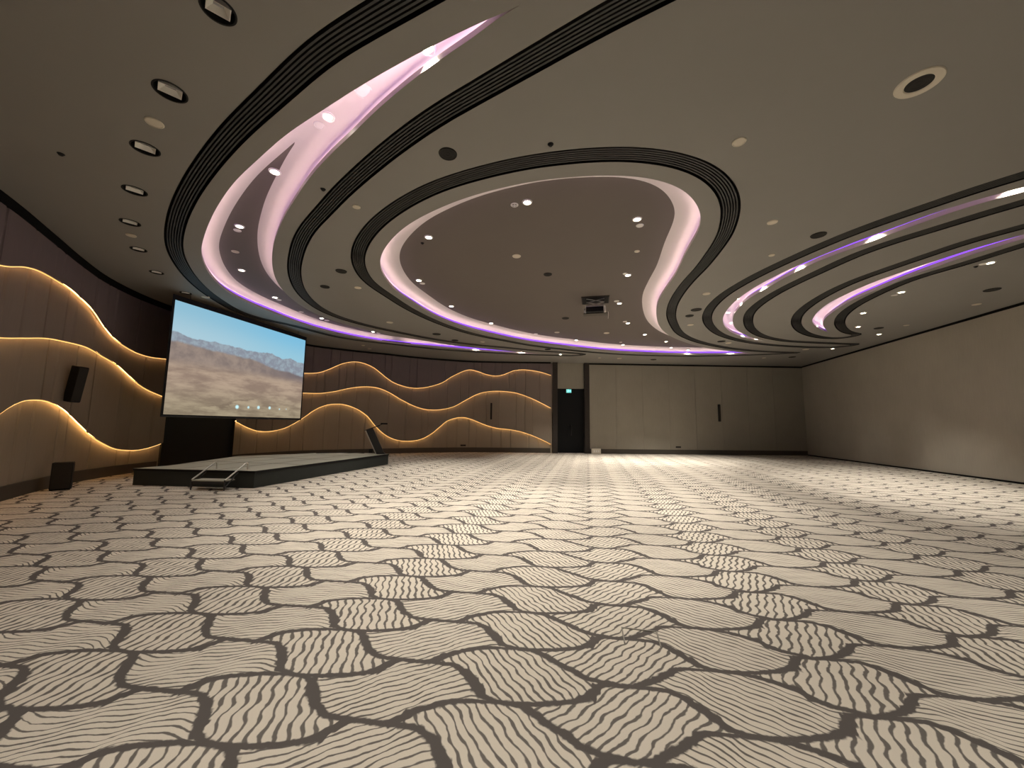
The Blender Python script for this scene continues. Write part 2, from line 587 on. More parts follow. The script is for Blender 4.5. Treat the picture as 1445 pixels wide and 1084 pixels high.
C3_near = [(1445, 264), (1371, 284), (1321.3, 299.7), (1254.8, 323.8), (1205, 342), (1171, 355.8), (1129.5, 373.2), (1079.7, 397.3), (1046.4, 418), (1028.2, 434.7), (1020.2, 449), (1022.8, 461),
           (1031, 468.2), (1042, 473.4), (1053, 476.9), (1066.5, 479.5), (1081, 481.6)]
C3_far = [(1445, 270.5), (1371, 290.5), (1321.3, 307), (1254.8, 331), (1205, 350), (1171, 362.0), (1146, 372.4), (1112.9, 389), (1079.7, 408.1), (1054.8, 422.5), (1041, 436.6), (1035.5, 444.4),
          (1033.8, 452), (1035.5, 460), (1041.5, 467), (1052, 473), (1064, 477.7), (1081, 481.6)]
C4_near = [(1445, 331), (1381.7, 348.5), (1326.7, 366.2), (1271.7, 384.3), (1232.9, 398.3), (1199.7, 412.7), (1172, 426.5), (1155.4, 438.7), (1147.6, 448.7), (1146, 453.6), (1149.8, 459.0), (1158.7, 465.0), (1170, 470.2)]
C4_far = [(1445, 336.8), (1381.7, 356.0), (1326.7, 374.4), (1271.7, 394.6), (1232.9, 410.5), (1199.7, 425.0), (1180, 437.2), (1166, 447.5), (1161.2, 455), (1162.2, 461), (1170, 470.2)]


def cove_poly(near, far, ext0=False):
    a, b = plan(near), plan(far)
    if ext0:
        a, b = extend(a, 2.2), extend(b, 2.2)
        tip = 0.5 * (a[0] + b[0]) + (a[0] - a[1]) * 0.35
        a, b = [tip] + a, [tip] + b
    A = relax(resample(catmull(a), 0.09), 8)
    B = relax(resample(catmull(b), 0.09), 8)
    return np.vstack([A, B[::-1][1:-1]])


def cove_closed(px):
    A = relax(resample(catmull(plan(px)), 0.09), 8)
    return A[:-1]


def ccw(P):
    x, y = P[:, 0], P[:, 1]
    return P if (x * np.roll(y, -1) - np.roll(x, -1) * y).sum() > 0 else P[::-1]


COVES = [ccw(cove_poly(C1_near, C1_far)), ccw(cove_closed(C2)), ccw(cove_poly(C3_near, C3_far, True)), ccw(cove_poly(C4_near, C4_far, True))]


def offset_out(P, d):
    """outward offset of a ccw closed polygon, dropping points that fall back inside"""
    T = np.roll(P, -1, 0) - np.roll(P, 1, 0)
    T /= np.linalg.norm(T, axis=1)[:, None] + 1e-12
    N = np.stack([T[:, 1], -T[:, 0]], 1)
    Q = P + N * d
    keep = dist_to(Q, np.vstack([P, P[:1]])) > d * 0.97
    return Q[keep]


# ------------------------------------------------------------------ room outline
WL = [(-3.0, -4.0), (-3.6, -2.0), (-4.15, 0.0), (-4.6, 1.4), (-5.1, 2.8), (-5.66, 4.0), (-6.14, 4.82), (-6.62, 5.62), (-7.02, 6.4), (-7.3, 7.4), (-7.36, 8.6), (-7.2, 9.8), (-6.92, 10.9),
      (-6.4, 11.95), (-5.3, 12.85), (-4.5, 13.32), (-3.9, 13.75), (-3.2, 14.15), (-2.6, 14.4), (-1.73, 14.72), (-0.6, 14.83), (0.47, 14.84), (1.56, 14.84)]
WL = resample(catmull([np.array(p) * 1.5 for p in WL]), 0.05)
WLS = np.r_[0, np.cumsum(np.linalg.norm(np.diff(WL, axis=0), axis=1))]
WLN = normals(WL)
WLN = -WLN                                      # towards the room (right of travel)
CORNER = np.array([17.1, 22.72])
FARL = WL[-1]
RB = np.array([17.1 - 0.2115 * 28.72, -6.0])
BL = WL[0]
ROOM = np.vstack([(WL - WLN * 0.38)[::4], (WL - WLN * 0.38)[-1:], [FARL + np.array([0.0, 0.9])], [CORNER + np.array([0.2, 0.25])], [RB + np.array([0.2, 0])]])


def wl_at(s):
    i = np.clip(np.searchsorted(WLS, s) - 1, 0, len(WL) - 2)
    f = (s - WLS[i]) / (WLS[i + 1] - WLS[i])
    return WL[i] + (WL[i + 1] - WL[i]) * f, WLN[i]


def wl_hit(p, off=0.0):
    """arc length and height where the sight line through pixel p meets the left wall"""
    d = ray(p)
    az = atan2(d[0], d[1])
    W_ = WL + WLN * off
    A = np.arctan2(W_[:, 0], W_[:, 1])
    g = np.where((A[:-1] - az) * (A[1:] - az) <= 0)[0]
    i = g[0]
    f = (az - A[i]) / (A[i + 1] - A[i])
    q = W_[i] + (W_[i + 1] - W_[i]) * f
    s = WLS[i] + (WLS[i + 1] - WLS[i]) * f
    return s, EYE + d[2] * np.linalg.norm(q) / hypot(d[0], d[1])


# ------------------------------------------------------------------ floor, walls
R2 = [tuple(p) for p in ROOM]
fl = pymesh('floor', [(x, y, 0.0) for x, y in R2] + [(x, y, -0.1) for x, y in R2],
            [list(range(len(R2)))[::-1] if ccw(ROOM) is not ROOM else list(range(len(R2))), [len(R2) + i for i in range(len(R2))]], M['carpet'], kind='structure')


def ribbon(A, z0, z1):
    """vertical strip over plan polyline A; z0, z1 may be arrays"""
    n = len(A)
    z0 = np.broadcast_to(z0, n)
    z1 = np.broadcast_to(z1, n)
    vs = [(A[i][0], A[i][1], z0[i]) for i in range(n)] + [(A[i][0], A[i][1], z1[i]) for i in range(n)]
    fs = [(i, i + 1, n + i + 1, n + i) for i in range(n - 1)]
    return vs, fs


def slab(name, a, b, z0, z1, th, mat, parent=None, kind='structure'):
    """straight wall from a to b, thickness th to the left of travel"""
    a, b = np.array(a, float), np.array(b, float)
    d = (b - a) / np.linalg.norm(b - a)
    n = np.array([-d[1], d[0]]) * th
    P = [a, b, b + n, a + n]
    vs = [(p[0], p[1], z0) for p in P] + [(p[0], p[1], z1) for p in P]
    fs = [(0, 1, 5, 4), (1, 2, 6, 5), (2, 3, 7, 6), (3, 0, 4, 7), (0, 3, 2, 1), (4, 5, 6, 7)]
    bm = bmesh.new()
    V = [bm.verts.new(v) for v in vs]
    for f in fs:
        bm.faces.new([V[i] for i in f])
    return obj(name, bm, mat, parent, kind)


TOPZ = HC + 0.9
# right wall
slab('wall_right', CORNER, RB, 0.0, TOPZ, 0.2, M['rightw'])
dR = (RB - CORNER) / np.linalg.norm(RB - CORNER)
nR = np.array([dR[1], -dR[0]])
slab('gap_shade_1', CORNER + nR * 0.03, RB + nR * 0.03, HC - 0.075, HC, 0.03, M['gap'])  # solid strip, shade of the gap under the ceiling put into its colour
slab('baseboard_right', CORNER + nR * 0.02, RB + nR * 0.02, 0.0, 0.055, 0.02, M['gap'])
slab('wall_back', RB, BL, 0.0, TOPZ, 0.2, M['far'])

# wall left: backing + padded wave panels
NICHE0 = wl_hit((235.5, 600))[0]
NICHE1 = wl_hit((334.5, 600))[0]
outer = WL - WLN * 0.36
vs, fs = ribbon(outer[::4], 0.0, TOPZ)
wall_left = pymesh('wall_left', vs, fs, M['gap'], kind='structure', smooth=True)

W1L = [(0, 372.9), (36.5, 376.2), (54.8, 381.2), (79.7, 394.5), (99.7, 407.8), (113.8, 420), (132.9, 439), (147.8, 461.5), (161, 477), (176, 488), (194.4, 498), (214, 503.8), (235, 506.3)]
W2L = [(0, 475.6), (33, 476.4), (66.4, 476.9), (91.4, 481.4), (124.6, 490.5), (146, 503), (162.8, 513), (177.7, 526.2), (192.7, 539.5), (209.3, 550.3), (235, 561)]
W3L = [(0, 584), (13.3, 574.9), (33.2, 565.7), (49.8, 563.8), (66.4, 565.7), (81.4, 572.4), (96.3, 583.2), (114.6, 601.5), (128, 614), (146, 625.5), (162.8, 633), (181, 635.2), (196, 634.7), (214.3, 630.5), (235, 623.2)]
W1R = [(335, 515), (385, 523), (430, 526.3), (450, 525.5), (464.9, 520.5), (483, 513), (499.7, 510.2), (513, 512.2), (528, 518.9), (539.6, 528), (552.9, 538), (566.2, 543.8), (586, 547.6), (606, 545.4), (624.3, 539.6),
       (637.6, 531.3), (661, 521.7), (673.2, 523.5), (686.4, 528.2), (699.7, 530.3), (711.4, 528.2), (723, 523.5), (736.3, 521.5), (752.9, 522.9), (766.2, 525.7), (779.5, 530.2)]
W2R = [(335, 545), (385, 551), (430, 554.3), (453, 554.6), (473, 552), (491.4, 548), (511.4, 545.5), (533, 547.1), (549.6, 553.8), (566.2, 563.7), (582.8, 572), (597.7, 577), (614.4, 578.3), (630, 576.5), (641.6, 573),
       (658.2, 563.9), (674.8, 555.6), (689.8, 552.3), (706.4, 551.8), (726.3, 553.9), (744.6, 559.7), (761.2, 567.2), (779.5, 576.8)]
W3R = [(335, 595.5), (346, 601.5), (361, 607.3), (377.6, 608.7), (401.6, 604), (424.9, 591.6), (441.5, 579.9), (454.8, 573.3), (469.7, 570), (486.3, 570.8), (502.9, 576.6), (517.9, 586.6), (531.2, 602.4), (544.5, 614),
       (559.4, 620.6), (576, 622.3), (594.3, 619.5), (609.2, 611.5), (619.5, 603.1), (630, 594.6), (641.6, 590), (654.9, 589), (666.5, 592), (683, 598.8), (699.7, 603.8), (723, 606.6), (739.6, 610.4), (759.5, 617.9), (779.5, 627.8)]


LAY = [0.14, 0.04, -0.06, -0.16]


def wave(px, k, pre=()):
    q = [wl_hit(p, LAY[k]) for p in px]
    if pre:
        s0 = q[0][0]
        q = [(s0 + ds, z) for ds, z in pre] + q
    c = catmull(q, 10)
    return c[:, 0], c[:, 1]


pre = lambda z: tuple((ds, z + a * sin(ds * 1.1 + b)) for ds, a, b in ())
zz1, zz2, zz3 = wl_hit(W1L[0])[1], wl_hit(W2L[0])[1], wl_hit(W3L[0])[1]
WAVES_L = [wave(W1L, 0, ((-6.5, zz1 - 0.5), (-4.5, zz1 - 0.65), (-2.6, zz1 - 0.35), (-1.1, zz1 - 0.07))),
           wave(W2L, 1, ((-6.5, zz2 - 0.2), (-4.5, zz2 - 0.6), (-2.6, zz2 - 0.45), (-1.1, zz2 - 0.1))),
           wave(W3L, 2, ((-6.5, zz3 + 0.3), (-4.5, zz3 - 0.1), (-2.6, zz3 - 0.5), (-1.1, zz3 - 0.38)))]
WAVES_R = [wave(W1R, 0), wave(W2R, 1), wave(W3R, 2)]


def seams(s0, s1, seed, lo=0.32, hi=1.05):
    rnd = random.Random(seed)
    out, s = [], s0 + rnd.uniform(.15, .5)
    while s < s1 - 0.15:
        out.append(s)
        s += rnd.uniform(lo, hi)
    return out


def panel_layer(name, s0, s1, zlo, zhi, depth, mat, seed, lid):
    """padded fabric layer standing depth off the wall line between two height curves, with stitched seams"""
    sm = seams(s0, s1, seed)
    ss = list(np.arange(s0, s1, 0.09)) + [s1]
    dep = {}
    for q in sm:
        for ds, dd in ((-0.075, 0.0), (-0.045, -0.004), (-0.012, -0.015), (0.0, -0.024), (0.012, -0.015), (0.045, -0.004), (0.075, 0.0)):
            if s0 < q + ds < s1:
                dep[round(q + ds, 4)] = dd
                ss.append(round(q + ds, 4))
    ss = sorted(set(round(float(x), 4) for x in ss))
    nz = 6
    vs, fs = [], []
    n = len(ss)
    for x in ss:
        p, nn = wl_at(x)
        a, b = zlo(x), zhi(x)
        o = p + nn * (depth + dep.get(x, 0.0))
        bk = p + nn * (depth - 0.06)
        for k in range(nz + 1):
            vs.append((o[0], o[1], a + (b - a) * k / nz))
        fw = p + nn * (depth + 0.094)
        vs.append((fw[0], fw[1], b) if lid else (o[0], o[1], b + 0.001))
        vs.append((bk[0], bk[1], b + 0.002))
    m = nz + 3
    for i in range(n - 1):
        for k in range(m - 1):
            fs.append((i * m + k, (i + 1) * m + k, (i + 1) * m + k + 1, i * m + k + 1))
    fs.append(tuple(range(m)))
    fs.append(tuple((n - 1) * m + k for k in range(m))[::-1])
    return pymesh(name, vs, fs, mat, wall_left, smooth=False)


ZT = {'left': HC - 0.16, 'right': HC - 0.075}

MATS = [M['wave1'], M['wave2'], M['wave3'], M['wave4']]


def interp(w, dz=0.0):
    return lambda x: float(np.interp(x, w[0], w[1])) + dz


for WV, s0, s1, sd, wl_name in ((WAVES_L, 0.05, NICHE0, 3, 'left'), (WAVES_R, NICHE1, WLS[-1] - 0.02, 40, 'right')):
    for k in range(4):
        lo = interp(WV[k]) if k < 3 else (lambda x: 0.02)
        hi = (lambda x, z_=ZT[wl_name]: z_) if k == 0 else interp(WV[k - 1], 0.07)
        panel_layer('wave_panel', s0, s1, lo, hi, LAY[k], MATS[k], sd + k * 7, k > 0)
# amber light strips tucked under each wavy edge
names = {('left', 0): 'topmost wavy amber light strip on the dark wall left of the screen', ('left', 1): 'middle wavy amber light strip on the wall left of the screen',
         ('left', 2): 'lowest wavy amber light strip left of the screen, above the floor speaker', ('right', 0): 'topmost wavy amber light strip on the wall between screen and doorway',
         ('right', 1): 'middle wavy amber light strip on the wall between screen and doorway', ('right', 2): 'lowest wavy amber light strip running behind the lectern to the doorway'}
for WV, s0, s1, side in ((WAVES_L, 0.3, NICHE0 - 0.01, 'left'), (WAVES_R, NICHE1 + 0.01, WLS[-1] - 0.05, 'right')):
    for k in range(3):
        pts, tape = [], []
        for x in np.arange(s0, s1, 0.07):
            p, nn = wl_at(x)
            o = p + nn * (LAY[k + 1] + 0.084)
            pts.append((o[0], o[1], float(np.interp(x, WV[k][0], WV[k][1])) - 0.016))
            o = p + nn * (LAY[k + 1] + 0.058)
            sl_ = (float(np.interp(x + 0.05, WV[k][0], WV[k][1])) - float(np.interp(x - 0.05, WV[k][0], WV[k][1]))) / 0.1
            sl_ = math.sqrt(1 + min(sl_ * sl_, 1.6))
            ze_ = float(np.interp(x, WV[k][0], WV[k][1]))
            pts[-1] = (pts[-1][0], pts[-1][1], ze_ - 0.015 * sl_)
            tape.append((o[0], o[1], ze_ + 0.034 * sl_))
        bm = bmesh.new()
        tube(bm, pts, 0.008, 6)
        o = obj('wave_light', bm, M['amber'])
        bm = bmesh.new()
        tube(bm, tape, 0.006, 4)
        obj('added_glow_tape', bm, M['amber_tape'], o)  # second, hidden emitter added for the glow on the panel below
        tag(o, names[(side, k)], 'light strip', 'wavy light strips')
# niche behind the screen
pA, nA = wl_at(NICHE0)
pB, nB = wl_at(NICHE1)
bm = bmesh.new()
for z0, z1 in ((0.0, HC),):
    q = [pA - nA * 0.10, pB - nB * 0.10]
    b2 = [pA - nA * 0.22, pB - nB * 0.22]
    V = [bm.verts.new((q[0][0], q[0][1], z0)), bm.verts.new((b2[0][0], b2[0][1], z0)), bm.verts.new((b2[1][0], b2[1][1], z0)), bm.verts.new((q[1][0], q[1][1], z0))]
    U = [bm.verts.new((v.co.x, v.co.y, z1)) for v in V]
    for i in range(3):
        bm.faces.new((V[i], V[i + 1], U[i + 1], U[i]))
obj('niche_panel', bm, M['charcoal'], wall_left)
# near-black strip painted as wall-top gap shade, and baseboard, on the curved wall
for nm, z0, z1, dep, mt in (('gap_shade_2', None, HC, 0.165, M['gap']), ('baseboard_left', 0.0, 0.27, -0.115, M['base'])):
    for idx, (s0, s1) in enumerate(((0.05, NICHE0), (NICHE1, WLS[-1] - 0.02))):
        if nm == 'gap_shade_2':
            z0 = ZT[('left', 'right')[idx]] - 0.01
        ss = np.arange(s0, s1, 0.12)
        A = np.array([wl_at(x)[0] + wl_at(x)[1] * dep for x in ss])
        Bk = np.array([wl_at(x)[0] - wl_at(x)[1] * 0.25 for x in ss])
        n = len(A)
        vs = [(p[0], p[1], z0) for p in Bk] + [(p[0], p[1], z0) for p in A] + [(p[0], p[1], z1) for p in A] + [(p[0], p[1], z1) for p in Bk]
        fs = []
        for r in range(3):
            fs += [(r * n + i, r * n + i + 1, (r + 1) * n + i + 1, (r + 1) * n + i) for i in range(n - 1)]
        fs.append((0, n, 2 * n, 3 * n))
        fs.append((n - 1, 4 * n - 1, 3 * n - 1, 2 * n - 1))
        pymesh(nm if idx == 0 else nm.replace('gap_shade_2', 'gap_shade_3').replace('baseboard_left', 'baseboard_left.001'), vs, fs, mt, kind='structure')

# far wall, with the tall dark doorway beside the wave wall
dF = (CORNER - FARL) / np.linalg.norm(CORNER - FARL)
nF = np.array([-dF[1], dF[0]])                # away from the room


def far_u(px):
    d = ray(px)
    A = np.array([[d[0], -dF[0]], [d[1], -dF[1]]])
    t, u = np.linalg.solve(A, FARL)
    return u, EYE + d[2] * t


def far_p(u, off=0.0):
    return FARL + dF * u - nF * off           # off > 0 stands off into the room


uL0, uL1 = far_u((780.5, 600))[0], far_u((786.5, 600))[0]
uR0, uR1 = far_u((825.0, 600))[0], far_u((832.0, 600))[0]
zdoor = far_u((803, 548))[1]
wf = slab('wall_far', far_p(uR1), far_p(np.linalg.norm(CORNER - FARL)), 0.0, TOPZ, 0.2, M['far'])
LEN = np.linalg.norm(CORNER - FARL)
# vertical joints of the far wall panels, raised as thin fabric returns
us = [uR1 + 1.55 * k for k in range(1, 8) if uR1 + 1.55 * k < LEN - 0.3]
prev = uR1
for u in us + [LEN]:
    slab('wall_panel', far_p(prev + 0.006, 0.02), far_p(u - 0.006, 0.02), 0.26, HC - 0.09, 0.02, M['far'], wf, None)
    prev = u
slab('gap_shade_4', far_p(uR1, 0.03), far_p(LEN, 0.03), HC - 0.09, HC, 0.03, M['gap'])  # dark of the far wall's top gap, painted as a solid strip
slab('baseboard_far', far_p(uR1, 0.035), far_p(LEN, 0.035), 0.0, 0.26, 0.035, M['base'])
door = slab('door_1', far_p(uL1, -0.35), far_p(uR0, -0.35), 0.0, zdoor, 0.06, M['door'])
slab('door_frame', far_p(uL0 - 0.02, 0.12), far_p(uL1, 0.12), 0.0, HC, 0.5, M['frame'], door, None)
slab('door_frame', far_p(uR0, 0.06), far_p(uR1, 0.06), 0.0, HC, 0.44, M['frame'], door, None)
slab('door_transom', far_p(uL1, -0.12), far_p(uR0, -0.12), zdoor, HC, 0.25, M['far'], door, None)
um = (uL1 + uR0) / 2
for k in (-1, 1):
    bm = bmesh.new()
    p = far_p(um + k * 0.07, -0.335)
    tube(bm, [(p[0], p[1], 1.0), (p[0] - nF[0] * 0.05, p[1] - nF[1] * 0.05, 1.02), (p[0] - nF[0] * 0.05, p[1] - nF[1] * 0.05, 1.58), (p[0], p[1], 1.6)], 0.012, 8)
    obj('door_handle', bm, M['black_metal'], door)
# exit sign
uE, zE = far_u((803.5, 551.5))
pE = far_p(uE, -0.20)
aF = atan2(dF[1], dF[0])
ex = thing('exit_sign', 'small glowing teal exit sign at the top of the black doorway', 'exit sign', (pE[0], pE[1], zE), aF)
bm = bmesh.new()
box(bm, (0, 0, 0), (0.30, 0.05, 0.21), bev=0.006)
obj('housing', bm, M['white'], ex)
bm = bmesh.new()
box(bm, (0, -0.027, 0), (0.275, 0.006, 0.185))
obj('face', bm, M['exit'], ex)
bm = bmesh.new()                               # running figure and arrow
box(bm, (-0.045, -0.032, 0.055), (0.024, 0.004, 0.024))
box(bm, (-0.05, -0.032, 0.012), (0.022, 0.004, 0.06), Matrix.Rotation(0.3, 4, 'Y'))
box(bm, (-0.03, -0.032, -0.04), (0.016, 0.004, 0.06), Matrix.Rotation(-0.6, 4, 'Y'))
box(bm, (-0.078, -0.032, -0.038), (0.016, 0.004, 0.055), Matrix.Rotation(0.8, 4, 'Y'))
box(bm, (-0.02, -0.032, 0.022), (0.05, 0.004, 0.014), Matrix.Rotation(-0.4, 4, 'Y'))
box(bm, (0.055, -0.032, 0.0), (0.06, 0.004, 0.02))
V = [bm.verts.new(v) for v in ((0.075, -0.033, 0.035), (0.075, -0.033, -0.035), (0.115, -0.033, 0))]
bm.faces.new(V)
obj('pictogram', bm, M['exit_white'], ex)
bm = bmesh.new()
cyl(bm, (0, 0, 0.13), 0.012, 0.10, 10)
obj('bracket', bm, M['steel'], ex)

# ------------------------------------------------------------------ ceiling with its openings
SLOTS = []
for px, tip in ((B12, None), (B3, B3_tip), (B45, None), (B67, None)):
    C, N, L, R = slot_polys(px, tip)
    SLOTS.append((C, N, L, R, tip))


def strip_polygon(C, N):
    """outline of a slot: both offset edges with the folded parts at the hairpin dropped"""
    L, R = C + N * BW, C - N * BW
    kL = dist_to(L, C) > BW * 0.985
    kR = dist_to(R, C) > BW * 0.985
    return L[kL], R[kR]


HOLES = []
slot_edges = []
for C, N, L, R, tip in SLOTS:
    l, r = strip_polygon(C, N)
    slot_edges.append((l, r))

# lamp positions that need an open hole in the ceiling (square lamps set in round black cans)
GIMB = [((308, 14), (284, -1), (333, 31), 'square unlit spotlight in a round black can, cut by the top edge of the picture'),
        ((240, 129), (217, 116), (264, 143), 'second unlit square spotlight in a black can from the picture top, row along the left'),
        ((205, 209.5), (185, 200), (226, 218), 'third unlit square spotlight of the left row, just below a beige cover plate'),
        ((190, 269), (173, 263), (208, 275.5), 'fourth unlit square spotlight of the left ceiling row'),
        ((183.5, 314), (169.5, 309.5), (198, 319), 'fifth unlit square spotlight of the left row, just above a beige plate'),
        ((195.5, 352), (184, 349), (206, 355), 'sixth unlit square spotlight of the left row, just below a beige plate'),
        ((221, 384.5), (212, 382), (231, 387), 'seventh unlit square spotlight of the left row, over the wavy wall'),
        ((262, 413.5), (255, 411.5), (270, 415.5), 'smallest, farthest unlit square spotlight of the left row, above the screen')]
BIGSPK = at((1297, 117), HC)
circ = lambda c, r, n=28: np.array([(c[0] + r * cos(2 * pi * i / n), c[1] + r * sin(2 * pi * i / n)) for i in range(n)])
GR = []
for c, e0, e1, lab in GIMB:
    p = at(c, HC)
    r = 0.5 * np.linalg.norm(at(e0, HC) - at(e1, HC))
    GR.append((p, min(max(r, 0.13), 0.2), lab))
ring_holes = [circ(p, r) for p, r, _ in GR]


def cdt_sheet(loops, test, z, extra=None):
    pts, edges = [], []
    for L in loops:
        b = len(pts)
        pts += [Vector((float(p[0]), float(p[1]))) for p in L]
        edges += [(b + i, b + (i + 1) % len(L)) for i in range(len(L))]
    if extra is not None:
        pts += [Vector((float(p[0]), float(p[1]))) for p in extra]
    vo, eo, fo, *_ = delaunay_2d_cdt(pts, edges, [], 0, 1e-5)
    V = np.array([(v.x, v.y) for v in vo])
    F = np.array([list(f) for f in fo])
    cen = V[F].mean(1)
    keep = test(cen)
    return V, [tuple(int(i) for i in f) for f in F[keep]]


slot_loops = []
for (C, N, L, R, tip), (l, r) in zip(SLOTS, slot_edges):
    if tip is not None:                         # closed pear ring: two loops
        slot_loops.append(('ring', l, r))
    else:
        slot_loops.append(('strip', np.vstack([l, r[::-1]])))
loops = [ROOM]
for s in slot_loops:
    loops += [s[1], s[2]] if s[0] == 'ring' else [s[1]]
loops += COVES + ring_holes


def ceil_test(c):
    k = inside_poly(c, ROOM)
    for s in slot_loops:
        if s[0] == 'ring':
            k &= ~(inside_poly(c, s[1]) ^ inside_poly(c, s[2]))
        else:
            k &= ~inside_poly(c, s[1])
    for P in COVES + ring_holes:
        k &= ~inside_poly(c, P)
    return k


V, F = cdt_sheet(loops, ceil_test, HC)
ceiling = pymesh('ceiling', [(x, y, HC) for x, y in V], F, M['ceiling'], kind='structure')
# roof slab over everything
pymesh('ceiling_slab', [(x, y, TOPZ) for x, y in R2], [list(range(len(R2)))], M['gap'], ceiling)

# dark ribbed slots
slot_labels = ['dark ribbed ceiling slot sweeping round the long left crescent cove', 'dark ribbed ceiling slot forming a closed loop round the central cove',
               'dark ceiling slot hairpinning round the nearer crescent cove on the right', 'dark ceiling slot hairpinning round the rightmost, smaller crescent cove']
for (C, N, L, R, tip), (l, r), lab in zip(SLOTS, slot_edges, slot_labels):
    root = thing('ceiling_slot', lab, 'ceiling slot', (C[0][0], C[0][1], HC), 0, 'dark ribbed ceiling slots')
    off = np.array([C[0][0], C[0][1]])
    dz = 0.11
    # channel: side walls and lid
    vs, fs = [], []
    closed = tip is not None
    chains = [(l, closed), (r, closed)] if closed else [(np.vstack([l, r[::-1]]), True)]
    for P, cl in chains:
        b, n = len(vs), len(P)
        for p in P:
            vs.append((p[0] - off[0], p[1] - off[1], 0.0))
            vs.append((p[0] - off[0], p[1] - off[1], dz))
        for i in range(n):
            j = (i + 1) % n
            fs.append((b + 2 * i, b + 2 * j, b + 2 * j + 1, b + 2 * i + 1))
    lp = [l, r] if closed else [np.vstack([l, r[::-1]])]
    tst = (lambda c: inside_poly(c, l) ^ inside_poly(c, r)) if closed else (lambda c: inside_poly(c, lp[0]))
    V2, F2 = cdt_sheet(lp, tst, 0)
    b = len(vs)
    vs += [(x - off[0], y - off[1], dz) for x, y in V2]
    fs += [tuple(b + i for i in f) for f in F2]
    pymesh('channel', vs, fs, M['slot'], root)
    for o in (-0.1, -0.06, -0.02, 0.02, 0.06, 0.1):
        Q = C + N * o
        keep = dist_to(Q, C) > abs(o) * 0.98 - 1e-4
        far = np.array([np.linalg.norm(Q - at(p, HC)[:2], axis=1).min() if p else 9 for p in [None]])
        vs, fs = [], []
        for rn in runs(Q, keep):
            nn = normals(rn) * 0.0105
            b, n = len(vs), len(rn)
            for p, w in zip(rn, nn):
                a, c = p - off + w, p - off - w
                vs += [(a[0], a[1], 0.07), (a[0], a[1], 0.008), (c[0], c[1], 0.008), (c[0], c[1], 0.07)]
            for i in range(n - 1):
                for k in range(3):
                    fs.append((b + 4 * i + k, b + 4 * i + 4 + k, b + 4 * i + 5 + k, b + 4 * i + 1 + k))
        pymesh('fin', vs, fs, M['fin'], root)

# coves
LIP, LEDGE, OUT, RISE, RUN = 0.070, 0.022, 0.11, 0.10, 0.53
FASC = 0.168
TOPC = FASC + RISE


RUNS = (0.40, 0.53, 0.45, 0.45)


def dome(delta, ci):
    t = np.clip(delta / RUNS[ci], 0, 1)
    return HC + FASC + RISE * (1 - (1 - t) ** 1.15)


